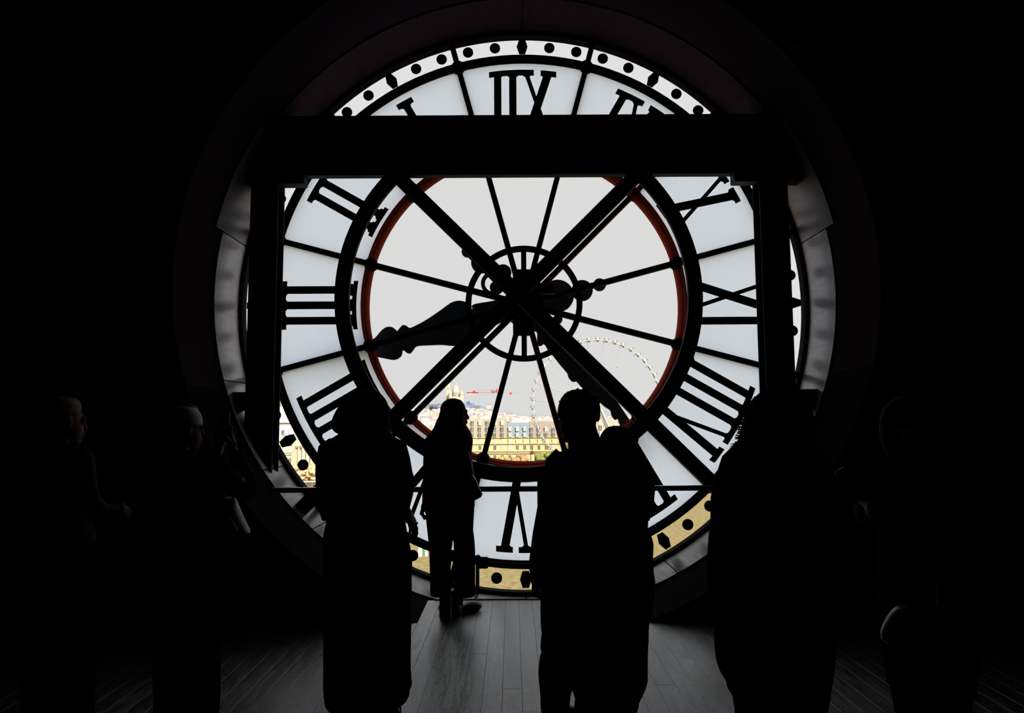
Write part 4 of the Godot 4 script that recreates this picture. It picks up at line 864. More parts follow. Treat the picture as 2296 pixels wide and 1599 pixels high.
	part(tr, "trouser_leg", loft([[0.7706, -0.2096, -0.0619, 0.11, -0.1], [0.7342, -0.2099, -0.0642, 0.1091, -0.0992], [0.6925, -0.2094, -0.0694, 0.1065, -0.0968], [0.6654, -0.2059, -0.0745, 0.1025, -0.0932], [0.6347, -0.2099, -0.0823, 0.1007, -0.0916], [0.6076, -0.2114, -0.0864, 0.0995, -0.0905], [0.5842, -0.2081, -0.0941, 0.0942, -0.0856], [0.568, -0.2144, -0.098, 0.0953, -0.0867], [0.5393, -0.2179, -0.1011, 0.0955, -0.0869], [0.5214, -0.2207, -0.1041, 0.0954, -0.0868], [0.4855, -0.2204, -0.1055, 0.0946, -0.086], [0.4498, -0.2172, -0.105, 0.0933, -0.0848], [0.4141, -0.2137, -0.1036, 0.0922, -0.0838], [0.3785, -0.2138, -0.1049, 0.0916, -0.0833], [0.3447, -0.2106, -0.1118, 0.0864, -0.0785], [0.2721, -0.214, -0.1145, 0.0868, -0.0789], [0.184, -0.2148, -0.1119, 0.0885, -0.0805], [0.1226, -0.2135, -0.1089, 0.0894, -0.0813]], 2.2), cloth)
	part(tr, "trouser_leg", loft([[0.7697, -0.0638, 0.1344, 0.11, -0.1], [0.7334, -0.062, 0.1188, 0.1041, -0.0946], [0.6646, -0.0633, 0.0877, 0.0934, -0.0849], [0.5924, -0.0633, 0.0641, 0.0844, -0.0767], [0.4847, -0.0647, 0.0437, 0.0766, -0.0696], [0.4098, -0.0676, 0.0277, 0.0709, -0.0644], [0.3778, -0.0726, 0.0161, 0.0679, -0.0617], [0.344, -0.0749, 0.013, 0.0675, -0.0614], [0.2538, -0.076, 0.0142, 0.0686, -0.0624], [0.1306, -0.074, 0.0196, 0.0701, -0.0637]], 2.2), cloth)

func small_woman(skin: Material, cloth: Material, hair: Material, leather: Material) -> void:
	pass
	var p := thing("person", "shorter person in a long coat, half hidden behind the short-haired person", "person", Vector3(0.555, 0, -3.8))
	var legs := [[Vector3(-0.1555, 0.0, -0.04), 1.0], [Vector3(-0.0231, 0.0, 0.0), 0.1]]
	var arms := [[Vector3(-0.097, 1.3478, 0.0), Vector3(-0.1465, 1.1638, 0.0), Vector3(-0.1022, 1.0127, -0.1), Vector3(0.1, -1, -0.2), Vector3(-1, 0, 0), true], [Vector3(0.0962, 1.3236, 0.0), Vector3(0.1489, 1.1737, 0.0), Vector3(0.1342, 1.0196, -0.04), Vector3(-0.1, -1, -0.1), Vector3(1, 0, 0), false]]
	body(p, 1.5, 0.1, Vector3(-0.0001, 1.4168, 0.0), 0.2, 0.0, legs, arms, skin)
	shoes(p, legs, leather, "shoe", 0.95)
	part(p, "hair", loft([[1.522, -0.0239, 0.023, 0.0536, -0.0412], [1.517, -0.0474, 0.0393, 0.0775, -0.0596], [1.508, -0.064, 0.0531, 0.0928, -0.0714], [1.494, -0.0783, 0.0646, 0.1046, -0.0804], [1.473, -0.0926, 0.0759, 0.1155, -0.0888], [1.44, -0.1002, 0.0869, 0.1229, -0.0946], [1.394, -0.1056, 0.0953, 0.1283, -0.0987], [1.347, -0.1087, 0.0967, 0.13, -0.1], [1.306, -0.0907, 0.0818, 0.1171, -0.0901]], 2.1), hair)
	var coat := part(p, "coat", loft([[1.405, -0.1078, 0.0979, 0.1082, -0.1015], [1.382, -0.1198, 0.1067, 0.1147, -0.1075], [1.357, -0.1319, 0.1144, 0.1206, -0.113], [1.333, -0.1392, 0.122, 0.1249, -0.1171], [1.278, -0.1517, 0.1232, 0.1288, -0.1208], [1.186, -0.1694, 0.1235, 0.1338, -0.1255], [1.072, -0.1872, 0.128, 0.1399, -0.1311], [0.9918, -0.1999, 0.1402, 0.1464, -0.1372], [0.9577, -0.2027, 0.158, 0.1516, -0.1421], [0.9169, -0.2079, 0.1686, 0.1556, -0.1458], [0.8671, -0.2109, 0.1652, 0.1555, -0.1457], [0.8219, -0.2138, 0.1641, 0.1559, -0.1462], [0.7656, -0.2192, 0.1675, 0.1581, -0.1482], [0.7274, -0.222, 0.1717, 0.1598, -0.1498], [0.6758, -0.225, 0.1696, 0.16, -0.15], [0.6199, -0.228, 0.163, 0.1591, -0.1492], [0.5753, -0.2309, 0.154, 0.1576, -0.1478], [0.513, -0.2329, 0.1366, 0.1538, -0.1442], [0.442, -0.2349, 0.1327, 0.1534, -0.1438], [0.3933, -0.2367, 0.1287, 0.1528, -0.1433], [0.3646, -0.2451, 0.1271, 0.1545, -0.1448], [0.3206, -0.2561, 0.1255, 0.1568, -0.147], [0.2766, -0.2633, 0.1245, 0.1584, -0.1485], [0.2415, -0.266, 0.1237, 0.1588, -0.1489], [0.2108, -0.2641, 0.114, 0.156, -0.1462], [0.1824, -0.2565, 0.1011, 0.1508, -0.1414], [0.1562, -0.2478, 0.0878, 0.1452, -0.1361], [0.143, -0.2411, 0.0808, 0.1416, -0.1328], [0.1321, -0.2277, 0.0715, 0.1355, -0.1271]], 2.5, 36, 3, 0.03), cloth)
	part(coat, "sleeve", Geo.new().tube([Vector3(0.0504, 1.3655, 0.0), Vector3(0.0871, 1.3329, 0.0), Vector3(0.1159, 1.2635, 0.0), Vector3(0.1446, 1.1898, 0.0), Vector3(0.1407, 1.121, 0.0), Vector3(0.125, 1.0366, 0.0)], [0.045, 0.045, 0.046, 0.046, 0.04, 0.032], 14), cloth)
	var tr := part(p, "trousers", loft([[0.3096, -0.239, 0.0843, 0.11, -0.1], [0.2218, -0.2401, 0.0824, 0.1099, -0.0999], [0.1518, -0.2388, 0.081, 0.1093, -0.0993]], 2.3), cloth)
	part(tr, "trouser_leg", loft([[0.1733, -0.1228, 0.0837, 0.1, -0.1], [0.1384, -0.122, 0.0807, 0.0989, -0.0989], [0.1122, -0.1206, 0.0767, 0.0973, -0.0973], [0.0948, -0.1172, 0.0718, 0.0949, -0.0949], [0.0817, -0.1118, 0.0659, 0.0914, -0.0914], [0.0708, -0.104, 0.0521, 0.0846, -0.0846]], 2.6), cloth)
	part(tr, "trouser_leg", loft([[0.1829, -0.2406, -0.1317, 0.09, -0.09], [0.1349, -0.239, -0.137, 0.0865, -0.0865], [0.0869, -0.2351, -0.1445, 0.0806, -0.0806], [0.0652, -0.2263, -0.1517, 0.0718, -0.0718]], 2.4), cloth)

func hooded_visitor(skin: Material, cloth: Material, leather: Material) -> void:
	pass
	var p := thing("person", "person in a furry hood and bulky dark coat, before the frame post by the X", "person", Vector3(0.9081, 0, -2.5))
	var legs := [[Vector3(-0.1017, 0.0, 0.0), 0.2], [Vector3(0.063, 0.0, 0.0), -0.2]]
	var arms := [[Vector3(-0.1314, 1.3992, 0.0), Vector3(-0.1836, 1.2033, 0.0), Vector3(-0.048, 1.0911, -0.22), Vector3(0.4, 0.2, -1), Vector3(-1, 0.4, 0), true], [Vector3(0.1295, 1.3979, 0.0), Vector3(0.1744, 1.2014, 0.0), Vector3(0.1669, 1.0899, -0.22), Vector3(-0.4, 0.2, -1), Vector3(1, 0.4, 0), true]]
	body(p, 1.62, 0.1, Vector3(0.0009, 1.5284, 0.0), 0.1, 0.0, legs, arms, skin)
	shoes(p, legs, leather, "boot", 1.1)
	var hood := part(p, "hood", loft([[1.653, -0.0191, 0.0335, 0.0555, -0.0444], [1.65, -0.0347, 0.0489, 0.0732, -0.0585], [1.642, -0.0474, 0.064, 0.087, -0.0696], [1.628, -0.0626, 0.0805, 0.101, -0.0808], [1.618, -0.073, 0.0909, 0.1096, -0.0877], [1.605, -0.0812, 0.0996, 0.1163, -0.093], [1.593, -0.0894, 0.1084, 0.1227, -0.0981], [1.576, -0.0977, 0.117, 0.1289, -0.1031], [1.561, -0.1028, 0.1209, 0.1321, -0.1057], [1.544, -0.1072, 0.1218, 0.134, -0.1072], [1.528, -0.1122, 0.1196, 0.135, -0.108], [1.505, -0.1186, 0.1171, 0.1363, -0.109], [1.49, -0.1228, 0.1149, 0.137, -0.1096], [1.472, -0.1289, 0.1172, 0.1399, -0.1119], [1.455, -0.1372, 0.1242, 0.145, -0.116], [1.429, -0.1442, 0.1323, 0.15, -0.12], [1.391, -0.1393, 0.1245, 0.1458, -0.1167]], 2.1), cloth)
	var fur := Geo.new()
	var rng := RandomNumberGenerator.new()
	rng.seed = 9
	var edge := [Vector3(-0.0602, 1.6319, 0.0), Vector3(-0.0877, 1.5965, 0.0), Vector3(-0.1046, 1.555, 0.0), Vector3(-0.1168, 1.5137, 0.0), Vector3(-0.1272, 1.4785, 0.0), Vector3(-0.142, 1.448, 0.0), Vector3(-0.1567, 1.4237, 0.0)]
	for k in 240:
		var f := rng.randf() * 5.999
		var q: Vector3 = edge[int(f)].lerp(edge[int(f) + 1], f - int(f)) + Vector3(0.012, 0, rng.randf_range(-0.06, 0.06))
		fur.tube([q, q + Vector3(-rng.randf_range(0.012, 0.02), rng.randf_range(-0.012, 0.004), rng.randf_range(-0.01, 0.01))], [0.003, 0.0006], 4)
	part(hood, "fur_trim", fur, mat(Color(0.03, 0.022, 0.018), 0.9)).set_meta("kind", "stuff")
	var coat := part(p, "coat", loft([[1.455, -0.1341, 0.1242, 0.128, -0.128], [1.441, -0.1438, 0.1359, 0.1343, -0.1343], [1.426, -0.1504, 0.1475, 0.1394, -0.1394], [1.408, -0.1541, 0.1559, 0.1428, -0.1428], [1.368, -0.1615, 0.1604, 0.1461, -0.1461], [1.308, -0.1726, 0.1638, 0.15, -0.15], [1.258, -0.1864, 0.1647, 0.1539, -0.1539], [1.232, -0.2025, 0.1697, 0.1593, -0.1593], [1.202, -0.2186, 0.1714, 0.1639, -0.1639], [1.173, -0.2271, 0.1731, 0.1665, -0.1665], [1.128, -0.233, 0.1741, 0.1682, -0.1682], [1.068, -0.2379, 0.1745, 0.1695, -0.1695], [1.009, -0.2396, 0.1749, 0.17, -0.17], [0.9353, -0.2396, 0.1746, 0.1699, -0.1699], [0.8854, -0.2403, 0.1723, 0.1695, -0.1695], [0.8678, -0.2258, 0.1685, 0.165, -0.165], [0.8328, -0.2201, 0.1639, 0.1624, -0.1624], [0.8036, -0.2223, 0.1596, 0.1619, -0.1619], [0.7746, -0.2216, 0.1553, 0.1606, -0.1606], [0.7383, -0.2192, 0.1507, 0.1588, -0.1588], [0.7166, -0.2139, 0.1468, 0.1564, -0.1564], [0.6949, -0.2056, 0.1428, 0.1532, -0.1532], [0.6776, -0.1957, 0.1391, 0.1495, -0.1495], [0.6617, -0.1865, 0.1354, 0.1461, -0.1461], [0.6502, -0.1854, 0.1349, 0.1456, -0.1456], [0.6358, -0.1791, 0.1312, 0.1429, -0.1429], [0.6214, -0.1691, 0.1276, 0.1391, -0.1391], [0.5984, -0.1647, 0.1236, 0.1367, -0.1367], [0.5741, -0.1618, 0.1196, 0.1347, -0.1347], [0.4871, -0.1543, 0.1069, 0.1289, -0.1289], [0.402, -0.1423, 0.0884, 0.1196, -0.1196]], 2.5, 36, 3, 0.03), cloth)
	part(coat, "sleeve", Geo.new().tube([Vector3(-0.1105, 1.4265, 0.0), Vector3(-0.136, 1.3993, 0.0), Vector3(-0.1625, 1.3387, 0.0), Vector3(-0.1766, 1.2784, 0.0), Vector3(-0.1822, 1.2003, 0.0), Vector3(-0.105, 1.1173, -0.14)], [0.05, 0.055, 0.05, 0.052, 0.05, 0.042], 14), cloth)
	part(coat, "sleeve", Geo.new().tube([Vector3(0.1045, 1.4254, 0.0), Vector3(0.131, 1.3979, 0.0), Vector3(0.1562, 1.3068, 0.0), Vector3(0.1626, 1.209, 0.0), Vector3(0.1679, 1.1159, -0.14)], [0.05, 0.055, 0.052, 0.05, 0.042], 14), cloth)

func navy_man(skin: Material, leather: Material) -> void:
	pass
	var p := thing("person", "person in a navy jacket near the dark side wall, face rimmed with light", "person", Vector3(-2.1743, 0, -3.4))
	var legs := [[Vector3(-0.0066, 0.0, 0.0), -0.7], [Vector3(0.137, 0.0, -0.05), -0.9]]
	var arms := [[Vector3(-0.1393, 1.3523, 0.0), Vector3(-0.148, 1.1366, 0.0), Vector3(-0.1805, 1.0179, -0.25), Vector3(0.6, 0, -1), Vector3(-0.6, 0.6, 0), true], [Vector3(0.165, 1.3569, 0.0), Vector3(0.1954, 1.2003, 0.0), Vector3(0.1969, 1.1215, -0.14), Vector3(0.75, 0.15, -0.6), Vector3(0.4, 0.9, 0.3), true]]
	body(p, 1.66, -0.7, Vector3(0.0571, 1.5528, 0.0), -0.55, 0.02, legs, arms, skin)
	shoes(p, legs, leather)
	part(p, "hair", loft([[1.675, 0.011, 0.0741, 0.0662, -0.0607], [1.668, -0.014, 0.0997, 0.0942, -0.0863], [1.653, -0.0342, 0.1151, 0.111, -0.1017], [1.633, -0.0457, 0.1224, 0.1192, -0.1092], [1.607, -0.0486, 0.1216, 0.12, -0.11], [1.58, -0.043, 0.1082, 0.1118, -0.1025], [1.549, -0.0329, 0.0929, 0.1001, -0.0918], [1.518, -0.0187, 0.0735, 0.0831, -0.0762], [1.49, -0.0005, 0.0623, 0.066, -0.0605]], 2.1), mat(Color(0.09, 0.045, 0.02), 0.6, 0.35))
	var navy := mat(Color(0.012, 0.016, 0.045), 0.7, 0.12)
	var jk := part(p, "jacket", loft([[1.457, -0.003, 0.0849, 0.0597, -0.0597], [1.445, -0.0358, 0.1169, 0.0831, -0.0831], [1.432, -0.0769, 0.1447, 0.1039, -0.1039], [1.416, -0.1178, 0.1664, 0.1207, -0.1207], [1.395, -0.1459, 0.18, 0.131, -0.131], [1.362, -0.1608, 0.1857, 0.1359, -0.1359], [1.279, -0.1645, 0.1896, 0.1377, -0.1377], [1.177, -0.1628, 0.1945, 0.1384, -0.1384], [1.075, -0.1528, 0.2034, 0.1382, -0.1382], [1.034, -0.1464, 0.2178, 0.14, -0.14], [1.009, -0.1409, 0.221, 0.1395, -0.1395], [0.9728, -0.1264, 0.2124, 0.1341, -0.1341]], 2.4, 32), navy)
	part(jk, "sleeve", Geo.new().tube([Vector3(0.133, 1.4151, 0.0), Vector3(0.162, 1.3776, 0.0), Vector3(0.1752, 1.3197, 0.0), Vector3(0.1869, 1.2476, 0.0), Vector3(0.1875, 1.1993, -0.01), Vector3(0.1912, 1.1499, -0.08), Vector3(0.198, 1.1249, -0.13)], [0.048, 0.05, 0.046, 0.045, 0.05, 0.042, 0.036], 14), navy)
	part(jk, "cuff", Geo.new().tube([Vector3(0.1977, 1.131, -0.115), Vector3(0.1985, 1.1188, -0.145)], [0.034, 0.034], 14), mat(Color(0.12, 0.12, 0.2), 0.6))
	part(jk, "sleeve", Geo.new().tube([Vector3(-0.1004, 1.4039, 0.0), Vector3(-0.1352, 1.3523, 0.0), Vector3(-0.1496, 1.239, 0.0), Vector3(-0.1439, 1.1366, 0.0), Vector3(-0.175, 1.034, -0.2)], [0.045, 0.05, 0.045, 0.042, 0.035], 14), navy)
	part(p, "trousers", loft([[1.034, -0.1381, 0.2178, 0.13, -0.12], [0.9121, -0.123, 0.2317, 0.1297, -0.1198], [0.7913, -0.0998, 0.2456, 0.1277, -0.1179], [0.6314, -0.0745, 0.253, 0.1237, -0.1142], [0.4335, -0.0513, 0.2541, 0.1186, -0.1095], [0.2397, -0.0366, 0.255, 0.1154, -0.1065], [0.102, -0.0251, 0.2534, 0.1122, -0.1036]], 2.4), mat(Color(0.003, 0.003, 0.005), 0.95, 0.05))

func phone_woman(skin: Material, leather: Material) -> void:
	pass
	var p := thing("person", "person with a headband raising a phone towards the clock", "person", Vector3(-1.4871, 0, -3.3))
	var legs := [[Vector3(-0.0268, 0.0, 0.0), -0.6], [Vector3(0.1007, 0.0, -0.05), -0.7]]
	var arms := [[Vector3(-0.0383, 1.3471, -0.02), Vector3(0.0322, 1.2461, -0.2), Vector3(-0.0074, 1.431, -0.4), Vector3(0.15, 1, -0.1), Vector3(-0.9, 0, -0.4), true], [Vector3(0.1124, 1.3556, 0.0), Vector3(0.208, 1.241, -0.2), Vector3(0.0642, 1.4268, -0.38), Vector3(-0.2, 1, -0.1), Vector3(0.9, 0, -0.3), true]]
	body(p, 1.62, -0.6, Vector3(-0.0231, 1.5215, 0.0), -0.6, 0.05, legs, arms, skin)
	shoes(p, legs, leather)
	part(p, "hair", loft([[1.623, -0.0492, 0.012, 0.0626, -0.0574], [1.618, -0.0715, 0.0305, 0.085, -0.0779], [1.607, -0.0914, 0.0432, 0.1004, -0.092], [1.586, -0.107, 0.0561, 0.1126, -0.1033], [1.562, -0.1142, 0.063, 0.1184, -0.1085], [1.542, -0.1175, 0.0637, 0.12, -0.11], [1.522, -0.1167, 0.042, 0.1108, -0.1016], [1.485, -0.1113, 0.0148, 0.0965, -0.0885], [1.445, -0.1016, 0.008, 0.0888, -0.0814], [1.409, -0.0799, -0.0069, 0.0696, -0.0638]], 2.1), mat(Color(0.16, 0.08, 0.025), 0.45, 0.4))
	part(p, "headband", Geo.new().tube([Vector3(-0.0745, 1.5463, 0.06), Vector3(-0.0523, 1.6103, 0.04), Vector3(-0.0189, 1.6301, 0.0), Vector3(0.0087, 1.6114, -0.05), Vector3(0.0265, 1.5577, -0.08)], [0.014, 0.02, 0.022, 0.02, 0.014], 10), mat(Color(0.2, 0.11, 0.035), 0.5, 0.4))
	var gl := part(p, "spectacles", Geo.new().tube([Vector3(-0.0005, 1.5104, -0.06), Vector3(0.0088, 1.5118, -0.11)], [0.003, 0.003], 6), mat(Color(0.02, 0.02, 0.02), 0.2, 0.6))
	var sw := mat(Color(0.022, 0.007, 0.004), 0.95, 0.08)
	var jm := part(p, "jumper", loft([[1.425, -0.0562, 0.025, 0.0648, -0.0648], [1.409, -0.0881, 0.062, 0.0937, -0.0937], [1.392, -0.1158, 0.095, 0.1149, -0.1149], [1.372, -0.1313, 0.1119, 0.1252, -0.1252], [1.324, -0.1375, 0.1215, 0.13, -0.13], [1.244, -0.1344, 0.1241, 0.1298, -0.1298], [1.145, -0.1265, 0.1273, 0.1284, -0.1284], [1.085, -0.1201, 0.1292, 0.127, -0.127]], 2.4, 30), sw)
	for a in [[Vector3(0.0709, 1.3839, 0.0), Vector3(0.1247, 1.3515, 0.0), Vector3(0.1695, 1.2732, -0.12), Vector3(0.206, 1.2368, -0.2), Vector3(0.1633, 1.2954, -0.27), Vector3(0.0995, 1.3876, -0.35)], [Vector3(-0.0276, 1.362, -0.04), Vector3(-0.0009, 1.3088, -0.1), Vector3(0.0279, 1.2462, -0.2), Vector3(0.0191, 1.2875, -0.27), Vector3(0.0019, 1.3653, -0.36)]]:
		var n: int = a.size()
		part(jm, "sleeve", Geo.new().tube(a, [0.058, 0.058, 0.054, 0.056, 0.048, 0.036].slice(6 - n), 14), sw)
	var beads := Geo.new()
	for k in 16:
		var f := k / 15.0
		beads.ball(Vector3(0.0999, 1.3853, 0.03).lerp(Vector3(0.2062, 1.2639, -0.18), f) + Vector3(0, -0.02 * sin(f * PI), 0.02), Vector3(0.007, 0.007, 0.007), 6, 4)
	part(jm, "scalloped_trim", beads, mat(Color(0.35, 0.25, 0.13), 0.5)).set_meta("kind", "stuff")
	part(p, "skirt", loft([[1.105, -0.1209, 0.1285, 0.1425, -0.1425], [1.006, -0.1171, 0.1397, 0.145, -0.145], [0.8496, -0.115, 0.1567, 0.15, -0.15], [0.6555, -0.1035, 0.1667, 0.1495, -0.1495], [0.4634, -0.0881, 0.1727, 0.1464, -0.1464], [0.2734, -0.0729, 0.1748, 0.1419, -0.1419], [0.1604, -0.0529, 0.1587, 0.1291, -0.1291]], 2.4, 32, 4, 0.04), mat(Color(0.003, 0.003, 0.004), 0.95, 0.05))
	var ph := thing("phone", "phone held up by the person with the headband", "phone", Vector3(-1.4672, 1.4876, -3.69))
	var xf := Transform3D(Basis(Vector3.UP, -0.5), Vector3(0, 0.05, 0))
	part(ph, "case", Geo.new().box(Vector3.ZERO, Vector3(0.066, 0.142, 0.009), 0.003, xf), mat(Color(0.012, 0.012, 0.014), 0.25, 0.6))
	part(ph, "camera_bump", Geo.new().box(Vector3(0.016, 0.045, -0.006), Vector3(0.026, 0.034, 0.004), 0.0015, xf), mat(Color(0.02, 0.02, 0.022), 0.2, 0.6))
	part(ph, "screen", Geo.new().box(Vector3(0, 0, 0.0048), Vector3(0.06, 0.134, 0.001), 0, xf), mat(Color(0.004, 0.004, 0.005), 0.1, 0.5))
	var bag := thing("carrier_bag", "pale satin bag hanging from the arm of the person with the headband", "bag", Vector3(-1.309, 1.0263, -3.46))
	part(bag, "body", loft([[0.1685, -0.0641, -0.0133, 0.0449, -0.0449], [0.1476, -0.0698, -0.0022, 0.0533, -0.0533], [0.1184, -0.0689, 0.0114, 0.0591, -0.0591], [0.0872, -0.0574, 0.0249, 0.06, -0.06], [0.0559, -0.0396, 0.0406, 0.059, -0.059], [0.031, -0.0178, 0.0539, 0.0552, -0.0552], [0.0143, 0.0017, 0.0628, 0.0502, -0.0502], [0.0018, 0.0252, 0.0652, 0.0389, -0.0389]], 2.2, 24), mat(Color(0.22, 0.27, 0.32), 0.35, 0.5))
	part(bag, "side_panel", Geo.new().box(Vector3.ZERO, Vector3(0.018, 0.1, 0.02), 0.004, Transform3D(Basis(Vector3.BACK, 0.6), Vector3(0.0002, 0.0642, 0.0) + Vector3(0, 0, 0.065))), mat(Color(0.12, 0.05, 0.03), 0.5))
	part(bag, "strap", Geo.new().tube([Vector3(-0.0575, 0.1603, 0.0), Vector3(-0.0661, 0.2334, 0.0), Vector3(-0.0415, 0.2606, 0.0), Vector3(-0.0152, 0.2332, 0.0), Vector3(-0.0173, 0.16, 0.0)], [0.008, 0.008, 0.008, 0.008, 0.008], 8), leather)

func glasses_woman(skin: Material, cloth: Material, hair: Material, leather: Material) -> void:
	pass
	var p := thing("person", "person with glasses and long hair looking down at a phone by the dark wall", "person", Vector3(1.5784, 0, -2.8))
	var legs := [[Vector3(-0.097, 0.0, 0.0), 1.0], [Vector3(0.0287, 0.0, 0.0), 1.3]]
	var arms := [[Vector3(-0.1176, 1.3405, -0.05), Vector3(-0.1603, 1.1858, -0.05), Vector3(-0.1611, 1.2357, -0.2), Vector3(-0.7, 0.35, -0.4), Vector3(-0.3, -0.8, -0.3), true], [Vector3(0.0885, 1.3429, 0.0), Vector3(0.0488, 1.1601, 0.02), Vector3(-0.0903, 1.1967, -0.1), Vector3(-0.9, 0.2, -0.3), Vector3(0.2, 0.8, 0.4), true]]
	body(p, 1.64, 1.2, Vector3(0.0086, 1.5108, 0.0), 2.0, -0.12, legs, arms, skin)
	shoes(p, legs, leather, "boot")
	part(p, "hair", loft([[1.647, -0.0115, 0.0683, 0.0144, -0.0625], [1.643, -0.0324, 0.0923, 0.0189, -0.0818], [1.635, -0.0572, 0.1126, 0.0227, -0.0984], [1.617, -0.0858, 0.1272, 0.026, -0.1127], [1.592, -0.1079, 0.1377, 0.0283, -0.1228], [1.557, -0.1218, 0.1426, 0.0296, -0.1284], [1.514, -0.1267, 0.1434, 0.03, -0.13], [1.471, -0.1246, 0.1443, 0.0299, -0.1296], [1.437, -0.1143, 0.1457, 0.0293, -0.1271], [1.394, -0.0976, 0.1465, 0.0282, -0.1224], [1.36, -0.0788, 0.1341, 0.026, -0.1127]], 2.1, 30, 4, 0.03), hair)
	var sp := part(p, "spectacles", Geo.new().tube([Vector3(-0.0569, 1.504, -0.02), Vector3(-0.0926, 1.505, 0.04), Vector3(-0.0968, 1.5056, 0.085), Vector3(-0.0305, 1.5153, 0.09)], [0.0025, 0.0025, 0.0025, 0.0025], 6), mat(Color(0.3, 0.26, 0.2), 0.2, 0.6, 0.6))
	for q in [Vector3(-0.1116, 1.5059, 0.1), Vector3(-0.0908, 1.5031, 0.03)]:
		var rim := []
		for k in 13: rim.append(q + Vector3(0.016 * cos(TAU * k / 12), 0.016 * sin(TAU * k / 12), 0.008 * cos(TAU * k / 12)))
		part(sp, "lens_rim", Geo.new().tube(rim, rim.map(func(_r): return 0.0018), 5), mat(Color(0.3, 0.26, 0.2), 0.2, 0.6, 0.6))
	var coat := part(p, "coat", loft([[1.425, -0.0444, 0.1105, 0.0949, -0.0949], [1.408, -0.0831, 0.1267, 0.1139, -0.1139], [1.388, -0.1152, 0.1427, 0.1289, -0.1289], [1.36, -0.1338, 0.1547, 0.1379, -0.1379], [1.292, -0.1441, 0.1609, 0.1425, -0.1425], [1.191, -0.1528, 0.1615, 0.1451, -0.1451], [1.074, -0.1622, 0.1611, 0.1476, -0.1476], [0.941, -0.1724, 0.1596, 0.15, -0.15], [0.7764, -0.1741, 0.1528, 0.1486, -0.1486], [0.646, -0.1674, 0.1413, 0.1436, -0.1436], [0.5489, -0.159, 0.1286, 0.1376, -0.1376]], 2.4, 34, 4, 0.02), cloth)
	part(coat, "sleeve", Geo.new().tube([Vector3(-0.0827, 1.3761, -0.03), Vector3(-0.109, 1.337, -0.05), Vector3(-0.1327, 1.2533, -0.06), Vector3(-0.1533, 1.1914, -0.06), Vector3(-0.1554, 1.2255, -0.16)], [0.045, 0.05, 0.045, 0.043, 0.034], 14), cloth)
	part(coat, "sleeve", Geo.new().tube([Vector3(0.0905, 1.377, 0.0), Vector3(0.0892, 1.3275, 0.02), Vector3(0.0574, 1.1781, 0.03), Vector3(-0.0128, 1.1719, -0.02), Vector3(-0.078, 1.1943, -0.09)], [0.045, 0.05, 0.047, 0.042, 0.034], 14), cloth)
	part(p, "trousers", loft([[0.6135, -0.159, 0.1326, 0.13, -0.13], [0.454, -0.1373, 0.1027, 0.1157, -0.1157], [0.3248, -0.1376, 0.0882, 0.1115, -0.1115], [0.1353, -0.1378, 0.0667, 0.1051, -0.1051]], 2.4), cloth)
	var ph := thing("phone", "phone with a bright edge in the hands of the person with glasses", "phone", Vector3(1.3984, 1.2593, -3.02))
	var xf := Transform3D(Basis(Vector3.BACK, 0.55) * Basis(Vector3.RIGHT, -0.9), Vector3(0, 0.035, 0))
	part(ph, "case", Geo.new().box(Vector3.ZERO, Vector3(0.07, 0.146, 0.009), 0.003, xf), mat(Color(0.3, 0.3, 0.3), 0.25, 0.6))
	part(ph, "screen", Geo.new().box(Vector3(0, 0, 0.005), Vector3(0.064, 0.138, 0.001), 0, xf), mat(Color(0.01, 0.01, 0.012), 0.1, 0.5))
	var bag := thing("beaded_bag", "dark bag on a beaded chain at the side of the person with glasses", "bag", Vector3(1.4164, 0.7712, -2.6))
	part(bag, "pouch", loft([[0.1277, -0.0368, 0.0604, 0.036, -0.03], [0.1186, -0.0687, 0.0787, 0.0461, -0.0385], [0.0988, -0.0917, 0.0901, 0.0523, -0.0436], [0.0683, -0.112, 0.0977, 0.057, -0.0475], [0.038, -0.1261, 0.1022, 0.06, -0.05], [0.0122, -0.1274, 0.1006, 0.06, -0.05], [0.0001, -0.1155, 0.0874, 0.0559, -0.0466]], 2.3, 26), leather)
	var ch := Geo.new()
	for k in 40:
		var f := k / 39.0
		ch.ball(Vector3(0.1776, 0.5077, 0.0).lerp(Vector3(0.0599, 0.1183, 0.0), f) + Vector3(0, 0, 0.03 - 0.06 * sin(f * PI)), Vector3(0.004, 0.0055, 0.004), 7, 5)
	part(bag, "beaded_chain", ch, mat(Color(0.6, 0.6, 0.6), 0.15, 0.6, 0.9)).set_meta("kind", "stuff")

